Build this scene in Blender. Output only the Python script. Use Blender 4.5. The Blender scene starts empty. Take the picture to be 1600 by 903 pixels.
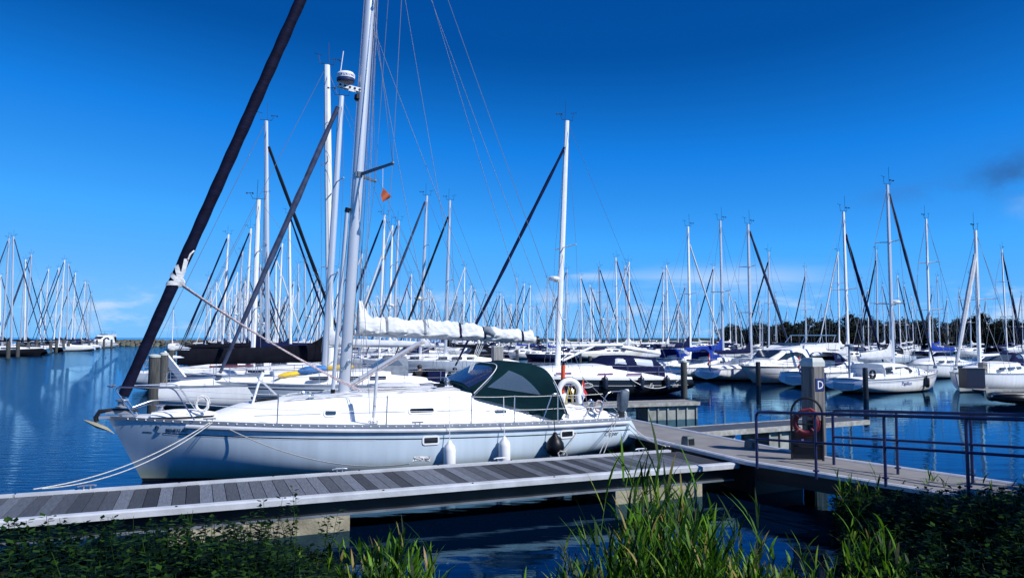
import bpy, bmesh, math, random
from mathutils import Vector, Matrix, noise
R = math.radians
SC = bpy.context.scene
COL = SC.collection
random.seed(7)

# ------------------------------------------------------------------ camera
EYE = 2.9                       # eye height above the water, metres
FPX = 1180.0                    # focal length in pixels of the 1600 wide photograph
PITCH = math.atan(75.5 / FPX)
cam_d = bpy.data.cameras.new('camera')
cam = bpy.data.objects.new('camera', cam_d)
COL.objects.link(cam)
cam.location = (0, 0, EYE)
cam.rotation_euler = (math.pi / 2 + PITCH, 0, 0)
cam_d.sensor_width = 36.0
cam_d.lens = 36.0 * FPX / 1600.0
cam_d.clip_start = 0.1
cam_d.clip_end = 12000
SC.camera = cam

# ------------------------------------------------------------------ light
SUN_AZ, SUN_EL = 121.0, 44.0    # clockwise from +Y, degrees
SKY_STRENGTH = 0.1
world = bpy.data.worlds.new('World')
SC.world = world
world.use_nodes = True
wt = world.node_tree
for n in list(wt.nodes):
    wt.nodes.remove(n)
WN = lambda t, **k: wt.nodes.new(t)
out = WN('ShaderNodeOutputWorld'); bg = WN('ShaderNodeBackground')
sky = WN('ShaderNodeTexSky'); sky.sky_type = 'NISHITA'; sky.sun_disc = False
sky.sun_elevation = R(SUN_EL); sky.sun_rotation = R(SUN_AZ)
sky.altitude = 0; sky.air_density = 0.6; sky.dust_density = 0.0; sky.ozone_density = 6.0
# the photograph's hard, polarised blue: each channel of the sky gets its own contrast
sx_ = WN('ShaderNodeSeparateColor'); wt.links.new(sky.outputs[0], sx_.inputs[0])
sm_ = WN('ShaderNodeMath'); sm_.operation = 'MULTIPLY'; sm_.inputs[1].default_value = 0.125; wt.links.new(sx_.outputs[1], sm_.inputs[0])
rp_ = WN('ShaderNodeValToRGB'); wt.links.new(sm_.outputs[0], rp_.inputs[0])
el_ = rp_.color_ramp.elements
SKYC = [(0.05, (0.0, 0.030, 0.20)), (0.165, (0.001, 0.078, 0.345)), (0.235, (0.008, 0.200, 0.72)), (0.40, (0.055, 0.375, 0.96)), (0.85, (0.19, 0.51, 0.97))]
el_[0].position, el_[0].color = SKYC[0][0], (*SKYC[0][1], 1)
el_[1].position, el_[1].color = SKYC[-1][0], (*SKYC[-1][1], 1)
for p_, c_ in SKYC[1:-1]:
    e_ = el_.new(p_); e_.color = (*c_, 1)
hs = WN('ShaderNodeVectorMath'); hs.operation = 'SCALE'; hs.inputs['Scale'].default_value = 10.0
wt.links.new(rp_.outputs[0], hs.inputs[0])
tc = WN('ShaderNodeTexCoord'); sep = WN('ShaderNodeSeparateXYZ')
wt.links.new(tc.outputs['Generated'], sep.inputs[0])
def wmath(op, a, b=None, c=None):
    n = WN('ShaderNodeMath'); n.operation = op
    for i, v in enumerate((a, b, c)):
        if v is None: continue
        if isinstance(v, (int, float)): n.inputs[i].default_value = v
        else: wt.links.new(v, n.inputs[i])
    return n.outputs[0]
def wramp(v, lo, hi):
    n = WN('ShaderNodeMapRange'); n.interpolation_type = 'SMOOTHSTEP'
    n.inputs['From Min'].default_value = lo; n.inputs['From Max'].default_value = hi
    wt.links.new(v, n.inputs['Value']); return n.outputs[0]
def wnoise(scale_xyz, scale, detail=5, off=(0, 0, 0)):
    m = WN('ShaderNodeMapping'); m.inputs['Scale'].default_value = scale_xyz; m.inputs['Location'].default_value = off
    wt.links.new(tc.outputs['Generated'], m.inputs[0])
    n = WN('ShaderNodeTexNoise'); n.inputs['Scale'].default_value = scale; n.inputs['Detail'].default_value = detail
    n.inputs['Roughness'].default_value = 0.6
    wt.links.new(m.outputs[0], n.inputs['Vector']); return n.outputs['Fac']
def wblob(az, el, saz, sel):
    """soft patch of sky round a compass direction"""
    ang = WN('ShaderNodeMath'); ang.operation = 'ARCTAN2'
    wt.links.new(sep.outputs[0], ang.inputs[0]); wt.links.new(sep.outputs[1], ang.inputs[1])
    a = wmath('DIVIDE', wmath('SUBTRACT', ang.outputs[0], R(az)), R(saz))
    e = wmath('DIVIDE', wmath('SUBTRACT', sep.outputs[2], math.sin(R(el))), math.sin(R(sel)))
    d = wmath('ADD', wmath('MULTIPLY', a, a), wmath('MULTIPLY', e, e))
    return wmath('POWER', 2.718, wmath('MULTIPLY', d, -1.0))
def wmix(fac, c1, c2):
    n = WN('ShaderNodeMixRGB'); wt.links.new(fac, n.inputs[0]); wt.links.new(c1, n.inputs[1])
    if isinstance(c2, tuple): n.inputs[2].default_value = c2
    else: wt.links.new(c2, n.inputs[2])
    return n.outputs[0]
CL = (5.6, 7.0, 9.0, 1)
# low cumulus band over the horizon
n1 = wnoise((1, 1, 3.2), 9.0, 6)
band = wmath('MULTIPLY', wramp(sep.outputs[2], 0.0, 0.012), wmath('SUBTRACT', 1.0, wramp(sep.outputs[2], 0.035, 0.075)))
cum = wmath('MULTIPLY', wmath('MULTIPLY', wramp(n1, 0.50, 0.68), band), 0.75)
c = wmix(cum, hs.outputs[0], CL)
# thin cirrus streak
n2 = wnoise((1, 1, 9), 6.0, 5, (3, 1, 0))
cir = wmath('MULTIPLY', wmath('MULTIPLY', wblob(15.5, 4.2, 6.5, 0.85), wramp(n2, 0.36, 0.62)), 0.62)
c = wmix(cir, c, CL)
cir2 = wmath('MULTIPLY', wmath('MULTIPLY', wblob(6.0, 4.6, 2.5, 0.4), wramp(n2, 0.4, 0.62)), 0.5)
c = wmix(cir2, c, CL)
# grey cloud high on the right
n3 = wnoise((1, 1, 1.6), 11.0, 6, (1, 7, 2))
gry = wmath('MULTIPLY', wmath('MULTIPLY', wblob(33.9, 10.3, 2.4, 1.3), wramp(n3, 0.36, 0.60)), 0.62)
c = wmix(gry, c, (0.3, 0.8, 2.2, 1))
gry2 = wmath('MULTIPLY', wmath('MULTIPLY', wblob(28.5, 9.5, 3.2, 0.7), wramp(n3, 0.42, 0.62)), 0.4)
c = wmix(gry2, c, (0.5, 1.7, 4.6, 1))
wh_ = wmath('MULTIPLY', wmath('MULTIPLY', wblob(34.4, 8.4, 0.9, 0.9), wramp(n3, 0.40, 0.62)), 0.18)
c = wmix(wh_, c, CL)
wt.links.new(c, bg.inputs['Color']); bg.inputs['Strength'].default_value = SKY_STRENGTH
wt.links.new(bg.outputs[0], out.inputs['Surface'])

sun_d = bpy.data.lights.new('sun', 'SUN'); sun_d.energy = 4.9; sun_d.angle = R(0.5); sun_d.color = (1.0, 0.99, 0.98)
sun = bpy.data.objects.new('sun', sun_d); COL.objects.link(sun)
S = Vector((math.sin(R(SUN_AZ)) * math.cos(R(SUN_EL)), math.cos(R(SUN_AZ)) * math.cos(R(SUN_EL)), math.sin(R(SUN_EL))))
sun.rotation_euler = (-S).to_track_quat('-Z', 'Y').to_euler()
sun.location = S * 60

vs = SC.view_settings
vs.view_transform = 'Standard'; vs.look = 'None'; vs.gamma = 1.0; vs.exposure = 0.12; vs.use_curve_mapping = False
SC.render.engine = 'CYCLES'
SC.cycles.use_denoising = True
SC.cycles.max_bounces = 6; SC.cycles.glossy_bounces = 3; SC.cycles.transmission_bounces = 3; SC.cycles.diffuse_bounces = 2
SC.cycles.transparent_max_bounces = 6
SC.cycles.caustics_reflective = False; SC.cycles.caustics_refractive = False

# ------------------------------------------------------------------ pixel -> place helpers (photo pixels of 1600 x 903)
C0 = Vector((0, 0, EYE))
def ray(px, py):
    return (Vector((0, math.cos(PITCH), math.sin(PITCH))) + Vector(((px - 800) / FPX, 0, 0))
            + Vector((0, -math.sin(PITCH), math.cos(PITCH))) * ((451.5 - py) / FPX))
def at_z(px, py, z):
    r = ray(px, py); return C0 + r * ((z - EYE) / r.z)
def at_d(px, py, d):
    r = ray(px, py); return C0 + r * (d / r.y)
def smooth(a, b, x):
    t = max(0.0, min(1.0, (x - a) / (b - a))); return t * t * (3 - 2 * t)
def lerp(a, b, t): return a + (b - a) * t

# ------------------------------------------------------------------ materials
MATS = {}
def mat(name, col, rough=0.5, metal=0.0, var=0.12, vscale=3.0, bump=0.0, bscale=30.0, coat=0.0, stretch=(1, 1, 1), spec=0.5, sub=None, emit=None):
    if name in MATS: return MATS[name]
    m = bpy.data.materials.new(name); m.use_nodes = True
    t = m.node_tree; b = t.nodes['Principled BSDF']
    b.inputs['Roughness'].default_value = rough; b.inputs['Metallic'].default_value = metal
    b.inputs['Specular IOR Level'].default_value = spec
    if coat: b.inputs['Coat Weight'].default_value = coat; b.inputs['Coat Roughness'].default_value = 0.08
    co = t.nodes.new('ShaderNodeTexCoord'); mp = t.nodes.new('ShaderNodeMapping'); mp.inputs['Scale'].default_value = stretch
    t.links.new(co.outputs['Object'], mp.inputs[0])
    nz = t.nodes.new('ShaderNodeTexNoise'); nz.inputs['Scale'].default_value = vscale; nz.inputs['Detail'].default_value = 6
    t.links.new(mp.outputs[0], nz.inputs['Vector'])
    mx = t.nodes.new('ShaderNodeMixRGB')
    c2 = col if len(col) == 4 else (*col, 1)
    mx.inputs[1].default_value = tuple(x * (1 - var) for x in c2[:3]) + (1,)
    mx.inputs[2].default_value = tuple(min(1, x * (1 + var)) for x in c2[:3]) + (1,)
    rp = t.nodes.new('ShaderNodeMapRange'); rp.inputs['From Min'].default_value = 0.3; rp.inputs['From Max'].default_value = 0.7
    t.links.new(nz.outputs['Fac'], rp.inputs['Value']); t.links.new(rp.outputs[0], mx.inputs[0])
    t.links.new(mx.outputs[0], b.inputs['Base Color'])
    if bump:
        n2 = t.nodes.new('ShaderNodeTexNoise'); n2.inputs['Scale'].default_value = bscale; n2.inputs['Detail'].default_value = 5
        t.links.new(mp.outputs[0], n2.inputs['Vector'])
        bp = t.nodes.new('ShaderNodeBump'); bp.inputs['Strength'].default_value = bump; bp.inputs['Distance'].default_value = 0.02
        t.links.new(n2.outputs['Fac'], bp.inputs['Height']); t.links.new(bp.outputs[0], b.inputs['Normal'])
    MATS[name] = m
    return m

def add_node(m, kind): return m.node_tree.nodes.new(kind)

def hull_mat(name, col, boot=(0.02, 0.02, 0.025), boot_z=0.07, stain=0.0):
    """gelcoat topsides, dark boot top under boot_z, faint scum line above it"""
    m = mat(name, col, rough=0.25, var=0.07, vscale=1.4, coat=0.3, stretch=(3.5, 1, .45))
    t = m.node_tree; b = t.nodes['Principled BSDF']
    src = b.inputs['Base Color'].links[0].from_socket
    co = add_node(m, 'ShaderNodeTexCoord'); sp = add_node(m, 'ShaderNodeSeparateXYZ'); t.links.new(co.outputs['Object'], sp.inputs[0])
    nz = add_node(m, 'ShaderNodeTexNoise'); nz.inputs['Scale'].default_value = 2.2; nz.inputs['Detail'].default_value = 6
    t.links.new(co.outputs['Object'], nz.inputs['Vector'])
    ad = add_node(m, 'ShaderNodeMath'); ad.operation = 'MULTIPLY_ADD'; ad.inputs[1].default_value = -0.28
    t.links.new(nz.outputs['Fac'], ad.inputs[0]); t.links.new(sp.outputs[2], ad.inputs[2])
    mr = add_node(m, 'ShaderNodeMapRange'); mr.interpolation_type = 'SMOOTHSTEP'
    mr.inputs['From Min'].default_value = boot_z + 0.26; mr.inputs['From Max'].default_value = boot_z - 0.12
    t.links.new(ad.outputs[0], mr.inputs['Value'])
    sm = add_node(m, 'ShaderNodeMath'); sm.operation = 'MULTIPLY'; sm.inputs[1].default_value = stain; t.links.new(mr.outputs[0], sm.inputs[0])
    m1 = add_node(m, 'ShaderNodeMixRGB'); t.links.new(sm.outputs[0], m1.inputs[0]); t.links.new(src, m1.inputs[1])
    m1.inputs[2].default_value = (col[0] * 0.62, col[1] * 0.58, col[2] * 0.30, 1)
    gt = add_node(m, 'ShaderNodeMath'); gt.operation = 'LESS_THAN'; gt.inputs[1].default_value = boot_z; t.links.new(sp.outputs[2], gt.inputs[0])
    m2 = add_node(m, 'ShaderNodeMixRGB'); t.links.new(gt.outputs[0], m2.inputs[0]); t.links.new(m1.outputs[0], m2.inputs[1]); m2.inputs[2].default_value = (*boot, 1)
    t.links.new(m2.outputs[0], b.inputs['Base Color'])
    return m

def plank_mat(name, base, pitch, axis=0):
    """one tone per plank, grain along the plank"""
    m = mat(name, base, rough=0.75, var=0.3, vscale=6, stretch=(9, 0.8, 1) if axis == 0 else (0.8, 9, 1), bump=0.25, bscale=14)
    t = m.node_tree; b = t.nodes['Principled BSDF']
    src = b.inputs['Base Color'].links[0].from_socket
    co = add_node(m, 'ShaderNodeTexCoord'); sp = add_node(m, 'ShaderNodeSeparateXYZ'); t.links.new(co.outputs['Object'], sp.inputs[0])
    dv = add_node(m, 'ShaderNodeMath'); dv.operation = 'DIVIDE'; dv.inputs[1].default_value = pitch; t.links.new(sp.outputs[axis], dv.inputs[0])
    fl = add_node(m, 'ShaderNodeMath'); fl.operation = 'FLOOR'; t.links.new(dv.outputs[0], fl.inputs[0])
    wn = add_node(m, 'ShaderNodeTexWhiteNoise'); wn.noise_dimensions = '1D'; t.links.new(fl.outputs[0], wn.inputs['W'])
    hv = add_node(m, 'ShaderNodeHueSaturation'); t.links.new(src, hv.inputs['Color'])
    mr = add_node(m, 'ShaderNodeMapRange'); mr.inputs['To Min'].default_value = 0.25; mr.inputs['To Max'].default_value = 1.8
    t.links.new(wn.outputs['Value'], mr.inputs['Value']); t.links.new(mr.outputs[0], hv.inputs['Value'])
    t.links.new(hv.outputs[0], b.inputs['Base Color'])
    return m

def blade_mat(name, stops, trans=0.25, spec=0.25):
    m = bpy.data.materials.new(name); m.use_nodes = True; t = m.node_tree; b = t.nodes['Principled BSDF']
    b.inputs['Roughness'].default_value = 0.55; b.inputs['Specular IOR Level'].default_value = spec
    g = add_node(m, 'ShaderNodeNewGeometry'); rp = add_node(m, 'ShaderNodeValToRGB')
    t.links.new(g.outputs['Random Per Island'], rp.inputs[0])
    el = rp.color_ramp.elements
    el[0].position, el[0].color = stops[0][0], (*stops[0][1], 1)
    el[1].position, el[1].color = stops[-1][0], (*stops[-1][1], 1)
    for p, cc in stops[1:-1]:
        e = el.new(p); e.color = (*cc, 1)
    t.links.new(rp.outputs[0], b.inputs['Base Color'])
    tr = add_node(m, 'ShaderNodeBsdfTranslucent'); t.links.new(rp.outputs[0], tr.inputs['Color'])
    ms = add_node(m, 'ShaderNodeMixShader'); ms.inputs[0].default_value = trans
    t.links.new(b.outputs[0], ms.inputs[1]); t.links.new(tr.outputs[0], ms.inputs[2])
    t.links.new(ms.outputs[0], t.nodes['Material Output'].inputs['Surface'])
    MATS[name] = m; return m

def clear_mat(name, col, alpha, rough=0.12):
    m = bpy.data.materials.new(name); m.use_nodes = True; t = m.node_tree; b = t.nodes['Principled BSDF']
    b.inputs['Base Color'].default_value = (*col, 1); b.inputs['Roughness'].default_value = rough
    co = add_node(m, 'ShaderNodeTexCoord'); nz = add_node(m, 'ShaderNodeTexNoise'); nz.inputs['Scale'].default_value = 5
    t.links.new(co.outputs['Object'], nz.inputs['Vector'])
    bp = add_node(m, 'ShaderNodeBump'); bp.inputs['Strength'].default_value = 0.25; bp.inputs['Distance'].default_value = 0.02
    t.links.new(nz.outputs['Fac'], bp.inputs['Height']); t.links.new(bp.outputs[0], b.inputs['Normal'])
    tr = add_node(m, 'ShaderNodeBsdfTransparent'); ms = add_node(m, 'ShaderNodeMixShader'); ms.inputs[0].default_value = alpha
    t.links.new(tr.outputs[0], ms.inputs[1]); t.links.new(b.outputs[0], ms.inputs[2])
    t.links.new(ms.outputs[0], t.nodes['Material Output'].inputs['Surface'])
    MATS[name] = m; return m

WHITE = mat('white_gelcoat', (0.82, 0.82, 0.80), 0.35, var=0.05, vscale=2.5)
DECKW = mat('deck_white', (0.80, 0.80, 0.79), 0.55, var=0.06, vscale=4, bump=0.1, bscale=200)
ALU = mat('mast_aluminium', (0.60, 0.62, 0.66), 0.38, metal=0.45, var=0.06, vscale=2, stretch=(1, 1, .2))
ALUW = mat('white_painted_aluminium', (0.78, 0.79, 0.80), 0.35, var=0.05)
STEEL = mat('stainless_steel', (0.62, 0.64, 0.67), 0.22, metal=0.9, var=0.1)
WIRE = mat('rigging_wire', (0.30, 0.31, 0.33), 0.4, metal=0.5, var=0.1)
WIREW = mat('white_rope', (0.72, 0.72, 0.70), 0.8, var=0.25, vscale=60)
STRIPED = mat('red_fleck_rope', (0.44, 0.36, 0.37), 0.8, var=0.6, vscale=30)
DARKW = mat('dark_window', (0.012, 0.016, 0.025), 0.08, var=0.2, spec=0.6)
BLUEW = mat('tinted_blue_window', (0.03, 0.06, 0.10), 0.08, var=0.2, spec=0.6)
NAVY = mat('navy_canvas', (0.006, 0.010, 0.045), 0.8, var=0.3, vscale=5, bump=0.3, bscale=20, spec=0.08)
BLUE = mat('blue_canvas', (0.012, 0.040, 0.26), 0.75, var=0.3, vscale=5, bump=0.3, bscale=20, spec=0.08)
BLACKC = mat('black_canvas', (0.005, 0.006, 0.011), 0.8, var=0.3, vscale=5, bump=0.3, bscale=20, spec=0.08)
GREYC = mat('grey_canvas', (0.20, 0.23, 0.27), 0.8, var=0.2, vscale=5, bump=0.3, bscale=20, spec=0.08)
SAILW = mat('white_sailcloth', (0.66, 0.67, 0.67), 0.7, var=0.12, vscale=7, bump=0.9, bscale=7, stretch=(1, 1, 2.2), spec=0.15)
SILVERC = mat('silver_grey_canvas', (0.52, 0.54, 0.57), 0.7, var=0.12, vscale=5, bump=0.4, bscale=12)
TEALC = mat('bottle_green_canvas', (0.0015, 0.017, 0.023), 0.85, var=0.15, vscale=4, bump=0.1, bscale=40, spec=0.08)
BLACK = mat('black_rubber', (0.005, 0.006, 0.009), 0.4, var=0.3, spec=0.25)
GENOA = mat('dark_genoa_cover', (0.006, 0.007, 0.022), 0.7, var=0.35, vscale=3, bump=0.4, bscale=10, stretch=(1, 1, 3), spec=0.08)
GENOAG = mat('grey_genoa_cover', (0.045, 0.06, 0.11), 0.6, var=0.4, vscale=3, bump=0.4, bscale=10, spec=0.08)
REDF = mat('flag_red', (0.60, 0.035, 0.05), 0.7, var=0.1)
WHITEF = mat('flag_white', (0.8, 0.8, 0.8), 0.7, var=0.05)
BLUEF = mat('flag_blue', (0.02, 0.06, 0.30), 0.7, var=0.1)
REDP = mat('red_paint', (0.12, 0.004, 0.014), 0.55, var=0.25)
ORANGE = mat('orange_plastic', (0.75, 0.10, 0.03), 0.5, var=0.1)
YELLOW = mat('yellow_cloth', (0.72, 0.48, 0.02), 0.6, var=0.12)
BLUECL = mat('bright_blue_cloth', (0.03, 0.16, 0.42), 0.6, var=0.35, vscale=9)
FENDW = mat('white_fender', (0.78, 0.79, 0.80), 0.4, var=0.05)
FENDN = mat('navy_fender', (0.010, 0.014, 0.030), 0.4, var=0.2)
RAILB = mat('dark_blue_rail_paint', (0.018, 0.022, 0.085), 0.4, var=0.3, vscale=8)
WOODP = mat('weathered_pile', (0.055, 0.058, 0.055), 0.85, var=0.5, vscale=5, stretch=(4, 4, .4), bump=0.6, bscale=10)
WOODG = mat('grey_timber', (0.22, 0.21, 0.20), 0.85, var=0.4, vscale=4, stretch=(4, 4, .4), bump=0.5, bscale=9)
CONC = mat('float_concrete', (0.29, 0.265, 0.19), 0.85, var=0.4, vscale=3, bump=0.5, bscale=25)
SLAB = mat('walkway_slab', (0.20, 0.19, 0.185), 0.85, var=0.16, vscale=2.5, bump=0.2, bscale=60)
EDGE = mat('aluminium_edge', (0.55, 0.57, 0.60), 0.5, metal=0.2, var=0.18, vscale=3, bump=0.15, bscale=30)
DARKST = mat('dark_steel_beam', (0.013, 0.015, 0.02), 0.5, metal=0.2, var=0.4)
GALV = mat('galvanised_flange', (0.17, 0.20, 0.24), 0.5, metal=0.3, var=0.3)
BLACKP = mat('black_paint', (0.010, 0.010, 0.013), 0.45, var=0.3)
TEXTK = mat('black_lettering', (0.012, 0.012, 0.014), 0.5, var=0.1)
TEXTB = mat('blue_lettering', (0.015, 0.03, 0.22), 0.5, var=0.1)
TEXTW = mat('white_lettering', (0.75, 0.75, 0.75), 0.5, var=0.05)
TEXTR = mat('red_lettering', (0.45, 0.03, 0.04), 0.5, var=0.1)
TEAK = mat('teak', (0.20, 0.12, 0.06), 0.7, var=0.3, vscale=8)
SKIN = mat('skin', (0.52, 0.33, 0.24), 0.55, var=0.08)
HAIR = mat('dark_hair', (0.018, 0.014, 0.012), 0.6, var=0.3)
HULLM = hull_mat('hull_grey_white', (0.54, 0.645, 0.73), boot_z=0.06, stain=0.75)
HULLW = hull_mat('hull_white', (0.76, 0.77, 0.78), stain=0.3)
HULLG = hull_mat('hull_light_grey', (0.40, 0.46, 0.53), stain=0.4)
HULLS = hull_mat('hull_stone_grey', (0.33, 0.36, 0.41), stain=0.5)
HULLC = hull_mat('hull_cream', (0.70, 0.69, 0.62), boot=(0.03, 0.05, 0.16), stain=0.3)
HULLK = hull_mat('hull_black', (0.008, 0.008, 0.010), stain=0.0)
HULLN = hull_mat('hull_navy', (0.012, 0.018, 0.055), boot=(0.25, 0.03, 0.03), stain=0.0)
STRAKE = mat('rubbing_strake_grey', (0.52, 0.53, 0.56), 0.45, var=0.15, vscale=3)
TOERAIL = mat('toe_rail_aluminium', (0.30, 0.33, 0.38), 0.4, metal=0.3, var=0.12)
PLASTIC = clear_mat('clear_plastic_window', (0.10, 0.15, 0.22), 0.66, 0.1)
PLASTICD = clear_mat('dark_clear_plastic_window', (0.015, 0.03, 0.09), 0.88, 0.22)
ROOFM = mat('windsurf_grey', (0.3, 0.35, 0.4), 0.5)

# ------------------------------------------------------------------ object helpers
def thing(name, label, cat, loc=(0, 0, 0), rotz=0.0, group=None, scale=1.0):
    o = bpy.data.objects.new(name, None); COL.objects.link(o)
    o.location = loc; o.rotation_euler = (0, 0, rotz); o.scale = (scale,) * 3
    o.empty_display_size = 0.2
    o['label'] = label; o['category'] = cat
    if group: o['group'] = group
    return o
def tag(o, label, cat, group=None):
    o['label'] = label; o['category'] = cat
    if group: o['group'] = group
    return o
def struct(o, kind='structure'):
    o['kind'] = kind; return o
def dup(o, parent=None):
    c = o.copy(); COL.objects.link(c); c.parent = parent
    for ch in list(o.children): dup(ch, c)
    return c

class MB:
    def __init__(s): s.v = []; s.f = []; s.m = []; s.mi = 0
    def face(s, idx): s.f.append(tuple(idx)); s.m.append(s.mi)
    def quad(s, *pts):
        n = len(s.v); s.v += [tuple(p) for p in pts]; s.face(range(n, n + len(pts)))
    def box(s, c, size, rz=0.0, M=None, bev=0.0):
        cx, cy, cz = c; hx, hy, hz = (q / 2 for q in size)
        co = [(x, y, z) for z in (-hz, hz) for y in (-hy, hy) for x in (-hx, hx)]
        n = len(s.v); cr, sr = math.cos(rz), math.sin(rz)
        for x, y, z in co:
            if M is not None:
                p = M @ Vector((x, y, z)); s.v.append((p.x + cx, p.y + cy, p.z + cz))
            else:
                s.v.append((cx + x * cr - y * sr, cy + x * sr + y * cr, cz + z))
        for q in ((0, 2, 3, 1), (4, 5, 7, 6), (0, 1, 5, 4), (2, 6, 7, 3), (0, 4, 6, 2), (1, 3, 7, 5)):
            s.face([n + i for i in q])
    def bar(s, a, b, w, h):
        """box from a to b, w wide horizontally, h tall"""
        a = Vector(a); b = Vector(b); d = (b - a); L = d.length; d.normalize()
        sd = d.cross(Vector((0, 0, 1)));
        if sd.length < 1e-4: sd = Vector((1, 0, 0))
        sd.normalize(); up = sd.cross(d)
        n = len(s.v)
        for t in (a, b):
            for i, j in ((-1, -1), (1, -1), (1, 1), (-1, 1)):
                s.v.append(tuple(t + sd * (w / 2 * i) + up * (h / 2 * j)))
        for q in ((0, 3, 2, 1), (4, 5, 6, 7), (0, 1, 5, 4), (1, 2, 6, 5), (2, 3, 7, 6), (3, 0, 4, 7)):
            s.face([n + i for i in q])
    def loft(s, rings, close=True, caps=True):
        n0 = len(s.v); k = len(rings[0])
        for r in rings: s.v += [tuple(p) for p in r]
        for i in range(len(rings) - 1):
            for j in range(k if close else k - 1):
                a = n0 + i * k + j; b = n0 + i * k + (j + 1) % k
                s.face((a, b, b + k, a + k))
        if caps and close:
            s.face([n0 + j for j in reversed(range(k))]); s.face([n0 + (len(rings) - 1) * k + j for j in range(k)])
    def tube(s, pts, r, n=8, closed=False, caps=True, flat=1.0):
        pts = [Vector(p) for p in pts]; N = len(pts)
        rr = r if isinstance(r, (list, tuple)) else [r] * N
        rings = []; ref = None
        for i, p in enumerate(pts):
            if closed: d = pts[(i + 1) % N] - pts[i - 1]
            else: d = pts[min(i + 1, N - 1)] - pts[max(i - 1, 0)]
            if d.length < 1e-9: d = Vector((0, 0, 1))
            d.normalize()
            if ref is None:
                ref = Vector((0, 0, 1)) if abs(d.z) < 0.9 else Vector((1, 0, 0))
                ref = (ref - d * ref.dot(d)).normalized()
            else:
                ref = ref - d * ref.dot(d)
                ref = ref.normalized() if ref.length > 1e-6 else Vector((1, 0, 0))
            bi = d.cross(ref)
            rings.append([p + ref * (math.cos(a) * rr[i]) + bi * (math.sin(a) * rr[i] * flat) for a in (2 * math.pi * q / n for q in range(n))])
        if closed: rings.append(rings[0])
        s.loft(rings, True, caps and not closed)
    def lathe(s, prof, c=(0, 0, 0), n=16, M=None):
        rings = []
        for r, z in prof:
            ring = []
            for q in range(n):
                a = 2 * math.pi * q / n; p = Vector((r * math.cos(a), r * math.sin(a), z))
                if M is not None: p = M @ p
                ring.append(p + Vector(c))
            rings.append(ring)
        s.loft(rings, True, True)
    def prism(s, pts, d):
        """closed outline pts (3-D) pushed along vector d"""
        d = Vector(d); A = [Vector(p) for p in pts]
        s.loft([A, [p + d for p in A]], True, True)
    def build(s, name, material, parent=None, smooth=35, weld=False, loc=None, rotz=0.0):
        me = bpy.data.meshes.new(name)
        me.from_pydata(s.v, [], s.f)
        ms = material if isinstance(material, (list, tuple)) else [material]
        for q in ms: me.materials.append(q)
        if len(ms) > 1: me.polygons.foreach_set('material_index', s.m)
        b = bmesh.new(); b.from_mesh(me)
        if weld: bmesh.ops.remove_doubles(b, verts=b.verts, dist=1e-4)
        bmesh.ops.recalc_face_normals(b, faces=b.faces)
        b.to_mesh(me); b.free()
        if smooth:
            me.polygons.foreach_set('use_smooth', [True] * len(me.polygons))
            me.set_sharp_from_angle(angle=R(smooth))
        o = bpy.data.objects.new(name, me); COL.objects.link(o)
        if parent is not None: o.parent = parent
        if loc is not None: o.location = loc
        o.rotation_euler.z = rotz
        return o

def bez(p0, p1, p2, n=10):
    p0, p1, p2 = Vector(p0), Vector(p1), Vector(p2)
    return [p0 * (1 - t) ** 2 + p1 * (2 * t * (1 - t)) + p2 * t * t for t in (i / n for i in range(n + 1))]
def sag(a, b, s, n=12):
    a, b = Vector(a), Vector(b)
    return [a.lerp(b, i / n) - Vector((0, 0, s * 4 * (i / n) * (1 - i / n))) for i in range(n + 1)]
def fillet(pts, r, n=5):
    """rounded corners on a polyline"""
    P = [Vector(p) for p in pts]; o = [P[0]]
    for i in range(1, len(P) - 1):
        a, b, c = P[i - 1], P[i], P[i + 1]
        q = min(r, (a - b).length * .45, (c - b).length * .45)
        o += bez(b + (a - b).normalized() * q, b, b + (c - b).normalized() * q, n)
    return o + [P[-1]]

def lettering(text, size, M, material, parent, name='lettering', shear=0.0, depth=0.002, sx=1.0):
    cu = bpy.data.curves.new('text', 'FONT'); cu.body = text; cu.size = size; cu.extrude = depth; cu.shear = shear
    cu.align_x = 'LEFT'; cu.resolution_u = 2
    o = bpy.data.objects.new('text', cu); COL.objects.link(o)
    dg = bpy.context.evaluated_depsgraph_get()
    me = bpy.data.meshes.new_from_object(o.evaluated_get(dg))
    bpy.data.objects.remove(o)
    me.transform(Matrix.Diagonal((sx, 1, 1, 1))); me.transform(M)
    me.materials.clear(); me.materials.append(material)
    q = bpy.data.objects.new(name, me); COL.objects.link(q); q.parent = parent
    return q
def frame_matrix(origin, x, y):
    x = Vector(x).normalized(); y = Vector(y); y = (y - x * y.dot(x)).normalized(); z = x.cross(y)
    m = Matrix((x, y, z)).transposed().to_4x4(); m.translation = Vector(origin); return m
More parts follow.
